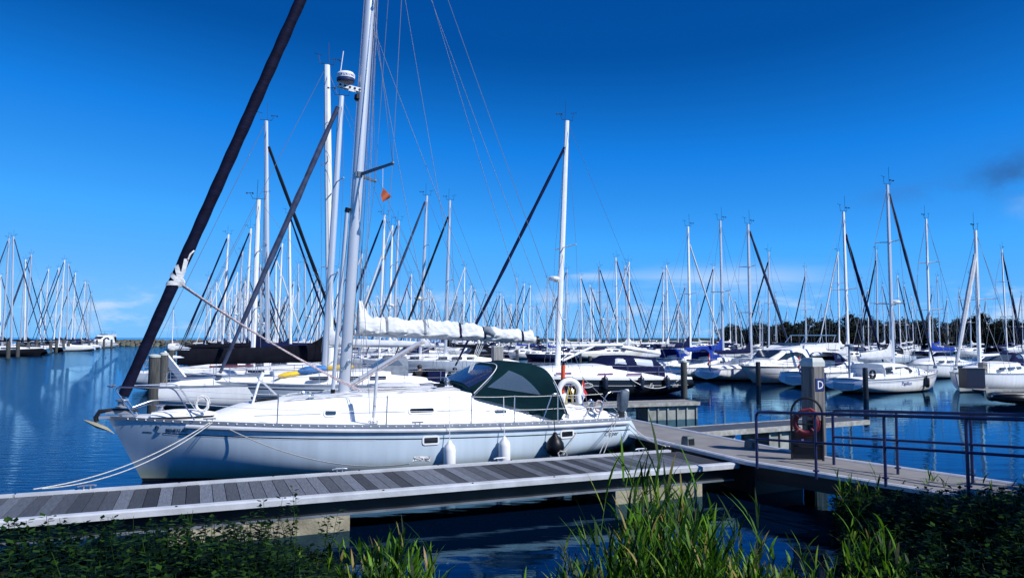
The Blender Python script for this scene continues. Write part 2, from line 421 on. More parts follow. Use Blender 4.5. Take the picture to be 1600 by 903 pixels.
# ================================================================== SETTING
# ---- water: one sheet to the horizon
def build_water():
    mb = MB(); mb.quad((-7000, -60, 0), (7000, -60, 0), (7000, 9000, 0), (-7000, 9000, 0))
    m = bpy.data.materials.new('harbour_water'); m.use_nodes = True; t = m.node_tree; b = t.nodes['Principled BSDF']
    b.inputs['Base Color'].default_value = (0.0002, 0.004, 0.015, 1); b.inputs['Roughness'].default_value = 0.6; b.inputs['Specular IOR Level'].default_value = 0.0
    # blue-tinged mirror over dark water
    gl = add_node(m, 'ShaderNodeBsdfGlossy'); gl.inputs['Color'].default_value = (0.34, 0.66, 0.88, 1); gl.inputs['Roughness'].default_value = 0.008
    fr = add_node(m, 'ShaderNodeFresnel'); fr.inputs['IOR'].default_value = 1.33
    ms = add_node(m, 'ShaderNodeMixShader'); t.links.new(fr.outputs[0], ms.inputs[0]); t.links.new(b.outputs[0], ms.inputs[1]); t.links.new(gl.outputs[0], ms.inputs[2])
    t.links.new(ms.outputs[0], t.nodes['Material Output'].inputs['Surface'])
    co = add_node(m, 'ShaderNodeTexCoord')
    def nz(scale, sc, detail, rot=0):
        mp = add_node(m, 'ShaderNodeMapping'); mp.inputs['Scale'].default_value = sc; mp.inputs['Rotation'].default_value = (0, 0, rot)
        t.links.new(co.outputs['Object'], mp.inputs[0])
        n = add_node(m, 'ShaderNodeTexNoise'); n.inputs['Scale'].default_value = scale; n.inputs['Detail'].default_value = detail
        n.inputs['Roughness'].default_value = 0.55
        t.links.new(mp.outputs[0], n.inputs['Vector']); return n.outputs['Fac']
    # the open fairway on the left carries more ripple than the sheltered basin between the piers
    sp = add_node(m, 'ShaderNodeSeparateXYZ'); t.links.new(co.outputs['Object'], sp.inputs[0])
    ex = add_node(m, 'ShaderNodeMath'); ex.operation = 'MULTIPLY_ADD'; ex.inputs[1].default_value = 0.42
    t.links.new(sp.outputs[1], ex.inputs[0]); t.links.new(sp.outputs[0], ex.inputs[2])
    op = add_node(m, 'ShaderNodeMapRange'); op.interpolation_type = 'SMOOTHSTEP'
    op.inputs['From Min'].default_value = 2.0; op.inputs['From Max'].default_value = -6.0
    op.inputs['To Min'].default_value = 0.09; op.inputs['To Max'].default_value = 1.0
    t.links.new(ex.outputs[0], op.inputs['Value'])
    b1 = add_node(m, 'ShaderNodeBump'); b1.inputs['Distance'].default_value = 0.032
    t.links.new(op.outputs[0], b1.inputs['Strength']); t.links.new(nz(2.4, (0.55, 1.7, 1), 5, 0.35), b1.inputs['Height'])
    b2 = add_node(m, 'ShaderNodeBump'); b2.inputs['Strength'].default_value = 0.10; b2.inputs['Distance'].default_value = 0.10
    t.links.new(nz(0.9, (0.7, 1.6, 1), 2, 0.2), b2.inputs['Height']); t.links.new(b1.outputs[0], b2.inputs['Normal'])
    t.links.new(b2.outputs[0], gl.inputs['Normal']); t.links.new(b2.outputs[0], fr.inputs['Normal'])
    MATS['water'] = m
    return struct(mb.build('water', m, smooth=0))
build_water()

# ---- the bank the photographer stands on
def shore(x):
    pts = [(-40, 6.5), (-12, 8.0), (-7, 9.0), (-4.5, 9.7), (-2.6, 9.9), (-1.7, 8.7), (-0.6, 7.0), (0.6, 7.2), (1.6, 8.3), (2.6, 8.1), (3.3, 8.2), (4.2, 9.6), (4.7, 11.0), (5.2, 12.4), (6.0, 12.6), (6.8, 12.2), (8, 11.2), (12, 10.0), (40, 8)]
    for (a, ya), (b, yb) in zip(pts, pts[1:]):
        if a <= x <= b: return lerp(ya, yb, (x - a) / (b - a))
    return 7
def ground_z(x, y):
    d = shore(x) - y + 0.25 * noise.noise((x * .8, y * .8, 3))
    z = min(.85, (0.30 if x < -1.7 else 0.20) * d) if d > 0 else 0.55 * d
    return z + (0.05 * noise.noise((x * 1.7, y * 1.7, 0)) if d > 0 else 0)
def build_bank():
    mb = MB(); nx, ny = 150, 70
    X = lambda i: -30 + 60 * i / nx; Y = lambda j: -25 + 39 * j / ny
    for j in range(ny + 1):
        for i in range(nx + 1):
            x, y = X(i), Y(j); mb.v.append((x, y, max(-1.2, ground_z(x, y))))
    for j in range(ny):
        for i in range(nx):
            a = j * (nx + 1) + i; mb.face((a, a + 1, a + nx + 2, a + nx + 1))
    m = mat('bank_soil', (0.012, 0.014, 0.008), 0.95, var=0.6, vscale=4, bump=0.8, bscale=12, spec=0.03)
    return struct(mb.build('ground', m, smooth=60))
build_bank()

# ---- finger pier in front of the big sailboat
DOCK_DIR = R(22.6)
DU = Vector((math.cos(DOCK_DIR), math.sin(DOCK_DIR), 0)); DV = Vector((-math.sin(DOCK_DIR), math.cos(DOCK_DIR), 0))
def build_dock():
    P0 = at_z(1155, 726, .53)              # near corner where it meets the walkway
    root = thing('finger_pier', 'long grey planked finger pier with white metal edges in front of the big white sailboat', 'pier', (P0.x, P0.y, 0), DOCK_DIR)
    L, W, zt = 17.0, 1.98, 0.53            # local: x from -L to 0, y 0 (near) .. W (far)
    pitch = 0.186; x = -0.02; mb = MB()
    pm = plank_mat('pier_planks', (0.080, 0.090, 0.108), pitch)
    k = 0
    while x > -L:
        mb.box((x - pitch / 2 , W / 2, zt - 0.02 + random.uniform(-.002, .002)), (pitch - 0.010, W - 0.30, 0.035)); x -= pitch
    # planks sit on whole multiples of the pitch so every plank takes one tone
    mb.v = [(vx + 0.02, vy, vz) for vx, vy, vz in mb.v]
    mb.build('plank_deck', pm, root, smooth=0)
    seam = -11.85
    for y in (0.065, W - 0.065):
        for (a, b) in ((-L, seam - .015), (seam + .015, 0.0 if y < 1 else -0.25)):
            e = MB()
            sg = 1 if y > 1 else -1
            pr = [(-.085, .045), (-.085, -.05), (.075, -.05), (.075, .028), (.035, .045)] if sg > 0 else [(.085, .045), (.085, -.05), (-.075, -.05), (-.075, .028), (-.035, .045)]
            e.loft([[(xx, y + py, zt + pz - .01) for py, pz in pr] for xx in (a, b)])
            e.build('edge_rail', EDGE, root, smooth=0)
    q = -0.9
    while q > -L:
        for y in (0.05, W - 0.05):
            bl = MB(); bl.lathe([(.018, 0), (.018, .008), (.008, .014)], (q, y, zt + .034), 8); bl.build('rail_bolt', BLACK, root)
        q -= 1.45
    for y, sg in ((0.16, -1), (W - 0.16, 1)):
        w = MB(); w.box((-L / 2, y, zt - .165), (L, 0.03, .21)); w.build('side_beam', DARKST, root, smooth=0)
        f = MB(); f.box((-L / 2, y + sg * .035, zt - .285), (L - .1, 0.07, 0.025)); f.build('beam_flange', GALV, root, smooth=0)
    fl = []
    for x0, x1 in ((-.78, -2.6), (-7.2, -9.7), (-15.2, -16.9)):
        c = MB(); xm = (x0 + x1) / 2; lx = abs(x1 - x0)
        c.loft([[(xm - lx / 2 + i, .085 + j, z) for i, j in ((0, 0), (lx, 0), (lx, W - .3), (0, W - .3))] for z in (-0.5, zt - .302)])
        c.build('float', CONC, root, smooth=0)
    for xc, y in ((-16.0, W - .10), (-10.9, W - .10), (-7.05, W - .10), (-4.05, W - .1), (-.95, W - .10)):
        cl = MB(); z = zt + .04
        cl.tube(fillet([(xc - .13, y, z + .05), (xc - .08, y, z + .06), (xc + .08, y, z + .06), (xc + .13, y, z + .05)], .03), [.010] + [.016] * 12 + [.010] if False else .014, 8)
        for q in (-.045, .045): cl.tube([(xc + q, y, z - .01), (xc + q, y, z + .06)], .014, 8)
        cl.build('cleat', STEEL, root)
    return root, P0
DOCK, DOCK_P0 = build_dock()
def dock_pt(x, y, z):
    p = DOCK_P0 + DU * x + DV * y; return Vector((p.x, p.y, z))

# ---- concrete main walkway (kinked: floating arm + ramp to the bank)
WZ = 0.62
def build_walkway():
    near = [Vector((-18.5, 72)), Vector((2.72, 18.1)), Vector((4.30, 14.05)), Vector((7.2, 9.55)), Vector((10.2, 5.0))]
    wid = 1.66
    def offset(i):
        d = []
        if i > 0: d.append((near[i] - near[i - 1]).normalized())
        if i < len(near) - 1: d.append((near[i + 1] - near[i]).normalized())
        a = sum(d, Vector((0, 0))).normalized(); n = Vector((-a.y, a.x)); c = n.dot(Vector((-d[0].y, d[0].x)))
        return near[i] + n * (wid / c)
    far = [offset(i) for i in range(len(near))]
    zs = [WZ, WZ, WZ, WZ + .04, 1.15]
    root = thing('walkway', 'pale concrete slab walkway leading past the big sailboat stern to the railed ramp', 'walkway', (near[2].x, near[2].y, 0))
    o = near[2]
    for i in range(len(near) - 1):
        a, b, c, d = near[i], near[i + 1], far[i + 1], far[i]
        L = (b - a).length; n = max(1, int(L / 1.15))
        sl = MB()
        for k in range(n):
            t0, t1 = k / n, (k + 1) / n; g = 0.006 / L
            q = [a.lerp(b, t0 + g), a.lerp(b, t1 - g), d.lerp(c, t1 - g), d.lerp(c, t0 + g)]
            inn = []
            for (p, r) in ((q[0], q[3]), (q[1], q[2]), (q[2], q[1]), (q[3], q[0])):
                inn.append(p + (r - p).normalized() * 0.08)
            z0, z1 = lerp(zs[i], zs[i + 1], t0), lerp(zs[i], zs[i + 1], t1); zz = [z0, z1, z1, z0]
            top = [(p.x - o.x, p.y - o.y, z) for p, z in zip(inn, zz)]; bot = [(x, y, z - .08) for x, y, z in top]
            sl.loft([bot, top])
        sl.build('slab_run', SLAB, root, smooth=0)
        for p, r, pp, rr in ((a, b, d, c), (d, c, a, b)):
            e = MB()
            rings = []
            for s0, s1, z in ((p, pp, zs[i]), (r, rr, zs[i + 1])):
                w = (s1 - s0).normalized()
                pr = [(-.03, -.05), (-.03, .008), (0.0, .03), (.05, .03), (.078, .006), (.078, -.05)]
                rings.append([((s0 + w * u).x - o.x, (s0 + w * u).y - o.y, z + h) for u, h in pr])
            e.loft(rings); e.build('edge_profile', EDGE, root, smooth=0)
        u = MB(); rings = []
        for p, q, z in ((a, d, zs[i]), (b, c, zs[i + 1])):
            w = (q - p).normalized(); p2, q2 = p + w * .22, q - w * .22
            rings.append([(p2.x - o.x, p2.y - o.y, -.4 if i < 3 else z - .6), (q2.x - o.x, q2.y - o.y, -.4 if i < 3 else z - .6), (q2.x - o.x, q2.y - o.y, z - .10), (p2.x - o.x, p2.y - o.y, z - .10)])
        if i == 2:
            rings = [[(x, y, max(z, .28)) for x, y, z in r] for r in rings]
        u.loft(rings); u.build('under_beam', BLACKP if i >= 1 else CONC, root, smooth=0)
    return root, near, far
WALK, W_NEAR, W_FAR = build_walkway()

# ---- further finger piers with ribbed floats
def pier(P, ang, L, W, z, label, floats, top=None):
    root = thing('finger_pier', label, 'pier', (P.x, P.y, 0), ang, None)
    t = MB(); x = 0
    while x < L:
        t.box((x + .09, W / 2, z - .02), (.17, W - .16, .04)); x += .18
    t.build('plank_deck', WOODG if top is None else top, root, smooth=0)
    for y in (.04, W - .04):
        e = MB(); e.box((L / 2, y, z - .05), (L, .08, .12)); e.build('edge_beam', mat('weathered_edge', (.34, .34, .31), .8, var=.4, vscale=6), root, smooth=0)
    for x0, x1 in floats:
        f = MB(); f.box(((x0 + x1) / 2, W / 2, z / 2 - .28), (x1 - x0, W - .24, z + .30)); 
        n = max(2, int((x1 - x0) / .33))
        for k in range(n + 1):
            xx = x0 + (x1 - x0) * k / n
            f.box((xx, .10, z / 2 - .28), (.05, .05, z + .30)); f.box((xx, W - .10, z / 2 - .28), (.05, .05, z + .30))
        f.build('ribbed_float', mat('ribbed_float_grey', (.30, .32, .29), .8, var=.3, vscale=3), root, smooth=0)
    return root
PA = Vector((-2.05, 24.4, 0))
pier(Vector((0.4, 25.2, 0)), R(17), 6.6, 1.1, .60, 'weathered finger pier on ribbed grey floats beside the black sailboat', [(1.0, 2.65), (4.6, 6.5)])
B0 = at_z(1097, 676, .6)
pier(Vector((B0.x, B0.y, 0)), R(27), 6.0, 1.15, .60, 'dark planked finger pier on ribbed floats behind the pile with the letter D', [(.35, 1.1), (2.3, 4.2)], mat('wet_dark_planks', (.06, .065, .075), .6, var=.4, stretch=(1, 6, 1)))
pier(Vector((22.2, 35.6, 0)), R(3), 9.0, 1.0, .42, 'low dark finger pier in front of the white sailboat with navy fenders', [(2.1, 3.5), (6.6, 8.4)])

# ---- breakwater, far dike, tree land
def build_breakwater():
    mb = MB(); rnd = random.Random(5)
    a, b = Vector((-150, 262, 0)), Vector((-78, 232, 0)); d = (b - a)
    root = None
    for k in range(640):
        t = rnd.random(); w = rnd.uniform(-1, 1); p = a + d * t + Vector((d.y, -d.x, 0)).normalized() * (w * 5.0)
        z = (1 - abs(w)) * 2.0 - .2 + rnd.uniform(-.15, .25); s = rnd.uniform(.5, 1.15)
        ring = []
        n0 = len(mb.v); q = 7
        for h, rr in ((-.5, .5), (-.1, 1), (.35, .75), (.55, .2)):
            ring.append([(p.x + s * rr * rnd.uniform(.75, 1.25) * math.cos(2 * math.pi * i / q), p.y + s * rr * rnd.uniform(.75, 1.25) * math.sin(2 * math.pi * i / q), z + s * h) for i in range(q)])
        mb.loft(ring)
    core = [(x, y) for x, y in ((-5.5, -.6), (0, 1.5), (5.5, -.6))]
    n = Vector((d.y, -d.x, 0)).normalized()
    mb.loft([[tuple(P + n * u + Vector((0, 0, h))) for u, h in core] for P in (a, b)])
    o = mb.build('breakwater', mat('breakwater_stone', (.10, .10, .075), .9, var=.6, vscale=.8), smooth=0)
    tag(o, 'low rubble stone breakwater across the harbour mouth under the sea horizon', 'breakwater')
build_breakwater()
def strip_land(name, pts, h, wid, material):
    mb = MB(); rings = []
    for i, (x, y) in enumerate(pts):
        hh = h * (0.8 + .3 * noise.noise((x * .05, y * .05, 0)))
        rings.append([(x, y - wid, -.5), (x, y - wid * .35, hh), (x, y + wid * .5, hh), (x, y + wid, -.5)])
    mb.loft(rings); return struct(mb.build(name, material, smooth=50))
DIKEM = mat('dike_grass', (.020, .030, .014), .95, var=.5, vscale=.2)
strip_land('terrain', [(-60 + 8 * i, 640 - i * 2) for i in range(60)], 2.2, 9, DIKEM)
strip_land('hill', [(52 + 6 * i, 205 - 1.4 * i) for i in range(32)], 1.0, 14, DIKEM)

# ---- the tree row on the far shore
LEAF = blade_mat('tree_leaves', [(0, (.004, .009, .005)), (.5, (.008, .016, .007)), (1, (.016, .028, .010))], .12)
BARK = mat('bark', (.05, .042, .034), .9, var=.4)
def tree_template(seed, H, W):
    rnd = random.Random(seed)
    root = thing('tree', 'dark green tree', 'tree')
    t = MB(); t.tube([(0, 0, -.2), (.06, .03, H * .3), (-.05, .04, H * .6), (0, 0, H * .82)], [.16, .12, .08, .03], 7)
    limbs = []
    for k in range(7):
        a = rnd.uniform(0, 6.28); z = H * rnd.uniform(.25, .65); e = (math.cos(a) * W * .36, math.sin(a) * W * .36, z + H * .18)
        t.tube(bez((0, 0, z), (e[0] * .5, e[1] * .5, z + .2), e, 4), [.06, .05, .04, .03, .015], 5); limbs.append(e)
    t.build('trunk', BARK, root)
    c = MB()
    cl = []
    for k in range(26):
        z = rnd.uniform(.16, 1.0); prof = math.sin(math.pi * min(1, (z * .86 + .12))) ** .7
        a = rnd.uniform(0, 6.28); r = W * .5 * prof * rnd.uniform(.2, 1.0)
        cl.append((Vector((math.cos(a) * r, math.sin(a) * r, z * H * .93)), rnd.uniform(.45, .95) * W * .22))
    for p, s in cl:
        for q in range(85):
            dv = Vector((rnd.gauss(0, 1), rnd.gauss(0, 1), rnd.gauss(0, .8))).normalized() * (s * rnd.uniform(.35, 1.1))
            o = p + dv; u = Vector((rnd.gauss(0, 1), rnd.gauss(0, 1), rnd.gauss(0, .6))).normalized() * rnd.uniform(.10, .24)
            w = u.orthogonal().normalized() * u.length * .6
            c.quad(o - u, o + w, o + u, o - w)
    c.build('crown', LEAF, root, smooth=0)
    return root
rt = random.Random(11)
TT = [tree_template(40 + i, h, w) for i, (h, w) in enumerate(((5.6, 5.2), (4.9, 4.6), (6.2, 5.6), (5.2, 6.0)))]
used_t = set(); xx = 0.0
for i in range(96):
    ang = lerp(15.9, 40.0, i / 95) + rt.uniform(-.15, .15); d = lerp(196, 180, i / 95) + rt.uniform(-9, 9)
    k = rt.randrange(4)
    o = TT[k] if k not in used_t else dup(TT[k]); used_t.add(k)
    o.location = (d * math.tan(R(ang)), d, .55); o.rotation_euler.z = rt.uniform(0, 6.28)
    s = rt.uniform(.80, 1.32) * (.80 + .20 * smooth(0, 30, i)) ; o.scale = (s * 1.15, s * 1.15, s)
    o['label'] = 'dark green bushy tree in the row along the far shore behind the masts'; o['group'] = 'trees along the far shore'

# an added, unseen tree right of the frame, put there to shade the near bank
sh_ = dup(TT[2]); sh_.location = (13.2, 5.4, .9); sh_.scale = (1.15, 1.15, 1.45); sh_.rotation_euler.z = 1.0
sh_['label'] = 'added unseen bushy tree out of frame, shading the near bank'; sh_['group'] = ''
del sh_['group']
# ================================================================== BOATS
class Hull:
    """x runs aft from the stem, y across (negative = port), z up from the water"""
    def __init__(s, L, B, zb, zst, dip=.06, stern=.76, smax=.56, rake=.62, tr=.28, full=1.0, keel=-.45):
        s.L, s.B, s.zb, s.zst, s.dip, s.stern, s.smax, s.rake, s.tr, s.full, s.keel = L, B, zb, zst, dip, stern, smax, rake, tr, full, keel
    def zs(s, t): return s.zb + (s.zst - s.zb) * t - s.dip * 4 * t * (1 - t)
    def b(s, t):
        if t < s.smax: return s.B / 2 * (1 - (1 - t / s.smax) ** 2.05) + .03 * (1 - t)
        return s.B / 2 * (1 - (1 - s.stern) * ((t - s.smax) / (1 - s.smax)) ** 2)
    def zk(s, t): return s.keel + (.12 - s.keel) * max(0, (t - .55) / .45) ** 2
    def p(s, t): return 2.0 + 3.4 * smooth(0, .5, t) * s.full
    def pt(s, t, z, side, off=0.0):
        zs, zk = s.zs(t), s.zk(t); q = max(0, min(1, (zs - z) / (zs - zk)))
        y = s.b(t) * (1 - q ** s.p(t)); r = (zs - z) / max(.2, zs)
        x = t * s.L + s.rake * r * (1 - t) ** 4 + s.tr * math.sin(min(1.0, q * 1.15) * math.pi * .5) * t ** 8
        return Vector((x, side * (y + off), z))
    def ds(s, x): return x / s.L
    def mesh(s, ns=26, nq=12):
        mb = MB()
        T = [(i / ns) ** 1.15 for i in range(ns + 1)]; Q = [j / nq for j in range(nq + 1)]
        for side in (-1, 1):
            n0 = len(mb.v)
            for t in T:
                for q in Q:
                    mb.v.append(tuple(s.pt(t, lerp(s.zs(t), s.zk(t), q), side)))
            w = nq + 1
            for i in range(ns):
                for j in range(nq):
                    a = n0 + i * w + j; mb.face((a, a + 1, a + w + 1, a + w))
        w = nq + 1; last = ns * w; off = (ns + 1) * w
        for base in (0, last):
            for j in range(nq): mb.face((base + j, base + j + 1, base + off + j + 1, base + off + j))
        return mb
    def deck(s, camber=.07, ns=22, drop=0.0):
        mb = MB(); k = 7
        rings = []
        for i in range(ns + 1):
            t = (i / ns) ** 1.1; b = s.b(t); z = s.zs(t) - drop
            rings.append([(t * s.L + .002, b * u, z + camber * (1 - u * u) * min(1, b)) for u in (2 * j / (k - 1) - 1 for j in range(k))])
        mb.loft(rings, close=False); return mb
    def strip(s, t0, t1, d0, d1, side, off=.006, n=24, mb=None):
        """band on the topsides between depths d0 and d1 under the sheer"""
        mb = mb or MB(); rings = []
        for i in range(n + 1):
            t = lerp(t0, t1, i / n); a = s.pt(t, s.zs(t) - d0, side); b = s.pt(t, s.zs(t) - d1, side)
            nrm = Vector((0, side, 0))
            rings.append([a, a + nrm * off, b + nrm * off, b])
        mb.loft(rings); return mb
    def line(s, t0, t1, d, side, off=0.0, n=30): return [s.pt(lerp(t0, t1, i / n), s.zs(lerp(t0, t1, i / n)) - d, side, off) for i in range(n + 1)]
    def frame(s, x, z, side, off=.006):
        t = x / s.L; p = s.pt(t, z, side, off); a = s.pt(t + .01, z, side); b = s.pt(t - .01, z, side); u = s.pt(t, z + .05, side) - s.pt(t, z - .05, side)
        d = (a - b).normalized()
        return frame_matrix(p, d if side < 0 else -d, u)

def rounded_rect(w, h, r, n=4):
    o = []
    for cx, cy, a0 in ((w / 2 - r, h / 2 - r, 0), (-w / 2 + r, h / 2 - r, 90), (-w / 2 + r, -h / 2 + r, 180), (w / 2 - r, -h / 2 + r, 270)):
        for i in range(n + 1):
            a = R(a0 + 90 * i / n); o.append((cx + r * math.cos(a), cy + r * math.sin(a)))
    return o
def port_light(M, w, h, parent, name='window', r=.03, frame=.022, glass=None, fm=None, depth=.012):
    f = MB(); a = rounded_rect(w + 2 * frame, h + 2 * frame, r + frame); b = rounded_rect(w, h, r)
    A0 = [M @ Vector((x, y, 0)) for x, y in a]; A1 = [M @ Vector((x, y, depth)) for x, y in a]; B1 = [M @ Vector((x, y, depth)) for x, y in b]; B0 = [M @ Vector((x, y, .001)) for x, y in b]
    f.loft([A0, A1, B1, B0], True, False)
    o = f.build(name, fm or WHITE, parent, smooth=0)
    g = MB(); g.v = [tuple(M @ Vector((x, y, .004))) for x, y in b]; g.face(range(len(b)))
    g.build('pane', glass or DARKW, o, smooth=0)
    return o

def cabin_rings(st, hull, drop=.01):
    """st: (x, half width at base, half width on top, top height above water); optional 5th/6th: half width and floor height of a well"""
    rings = []
    for row in st:
        x, wb, wt, zt = row[:4]; t = min(1, x / hull.L); zd = hull.zs(t) - drop
        h = zt - zd
        if len(row) > 4 and row[4] > 0:
            wi, zi = row[4], row[5]
            half = [(wb, zd), (lerp(wb, wt, .5), zd + h * .55), (wt + .015, zt - .045), (wt - .03, zt - .01), (lerp(wt, wi, .5), zt), (wi + .02, zt - .01), (wi, zi), (0, zi)]
        else:
            half = [(wb, zd), (lerp(wb, wt, .5), zd + h * .55), (wt + .015, zt - .045), (wt - .035, zt - .005), (wt * .8, zt + .02), (wt * .6, zt + .04), (wt * .3, zt + .055), (0, zt + .06)]
        ring = [(x, -y, z) for y, z in half] + [(x, y, z) for y, z in reversed(half[:-1])]
        rings.append(ring)
    return rings

def mast_mesh(mb, base, top, w=.11, d=.075, n=10, taper=.8):
    base, top = Vector(base), Vector(top); ax = (top - base).normalized()
    rings = []
    for t in (0, .6, .93, 1.0):
        c = base.lerp(top, t); f = 1 if t <= .6 else lerp(1, taper, (t - .6) / .4)
        rings.append([c + Vector((math.cos(a) * w * f, math.sin(a) * d * f, 0)) for a in (2 * math.pi * q / n for q in range(n))])
    mb.loft(rings)

def masthead_gear(parent, top, rr, s=1.0, wand=True):
    m = MB(); t = Vector(top)
    m.tube([t + Vector((-.30, 0, .04)) * s, t + Vector((.32, 0, .04)) * s], rr, 5)
    m.tube([t + Vector((.30, 0, .04)) * s, t + Vector((.36, 0, .42)) * s], rr * .8, 5)
    m.tube([t + Vector((.20, 0, .40)) * s, t + Vector((.56, 0, .46)) * s], rr * .9, 5)
    m.tube([t + Vector((-.28, 0, .04)) * s, t + Vector((-.40, 0, .30)) * s], rr * .8, 5)
    m.tube([t + Vector((-.56, .05, .28)) * s, t + Vector((-.28, -.05, .33)) * s], rr, 5)
    for q in (-.56, -.28): m.box(t + Vector((q, 0, .29)) * s, (.07 * s, .07 * s, .06 * s))
    if wand: m.tube([t + Vector((-.08, .06, 0)), t + Vector((-.05, .06, 1.0 * s))], rr * .8, 5)
    return m.build('masthead_instruments', BLACKP, parent, smooth=0)

def boom_cover_mesh(g, e, h0, h1, w, mast_rise=.55, n=18, seed=0, lump=.03, low=.10):
    """sail bundled on a boom: from gooseneck g aft to e; taller at the mast"""
    g, e = Vector(g), Vector(e); mb = MB(); rings = []; k = 12
    up = Vector((0, 0, 1)); sd = Vector((0, 1, 0))
    for i in range(n + 1):
        t = i / n; c = g.lerp(e, t)
        h = lerp(h0, h1, t) + mast_rise * max(0, 1 - t / .16) ** 1.6; ww = w * lerp(1, .62, t)
        h *= 1 + lump * 3 * noise.noise((t * 9, seed, 0)); 
        if i in (0, n): ww *= .55
        ring = []
        for q in range(k):
            a = 2 * math.pi * q / k; z = math.sin(a); y = math.cos(a)
            zz = (h if z > 0 else low) * z
            ss = abs(y) ** .8 * (1 if y > 0 else -1) * (1 - .35 * max(0, z))
            l = 1 + lump * 4 * noise.noise((t * 14, q * 1.1, seed))
            ring.append(c + sd * (ss * ww * l) + up * (zz * l))
        rings.append(ring)
    mb.loft(rings); return mb

def hood_points(arches):
    """arches: (xb, zb, half width, xt, zt, xm) -> surface function f(u, v), v across 0..1"""
    def f(u, v):
        i = min(len(arches) - 2, int(u)); r = u - i
        a = [lerp(p, q, r) for p, q in zip(arches[i], arches[i + 1])]
        th = math.pi * v; cy, sz = -math.cos(th), math.sin(th); e = .46
        y = a[2] * (abs(cy) ** e) * (1 if cy > 0 else -1); s = sz ** e
        return Vector((lerp(a[0], a[3], s), y, lerp(a[1], a[4], s)))
    return f
def hood_mesh(f, nu, nv, umax):
    mb = MB(); rings = [[f(umax * i / nu, j / nv) for j in range(nv + 1)] for i in range(nu + 1)]
    mb.loft(rings, close=False); return mb
def hood_patch(f, poly, off=.012, n=6):
    """quad patch in (u, v) corners a b c d, lifted off the cloth"""
    a, b, c, d = poly; mb = MB(); rings = []
    for i in range(n + 1):
        row = []
        for j in range(n + 1):
            s, t = i / n, j / n
            u = lerp(lerp(a[0], b[0], s), lerp(d[0], c[0], s), t); v = lerp(lerp(a[1], b[1], s), lerp(d[1], c[1], s), t)
            p = f(u, v); e = .01; n1 = (f(u + e, v) - f(u - e, v)).cross(f(u, min(1, v + e)) - f(u, max(0, v - e)))
            n1.normalize()
            ctr = f(u, .5) - Vector((0, 0, 1.2))
            if n1.dot(p - ctr) < 0: n1 = -n1
            row.append(p + n1 * off)
        rings.append(row)
    mb.loft(rings, close=False); return mb

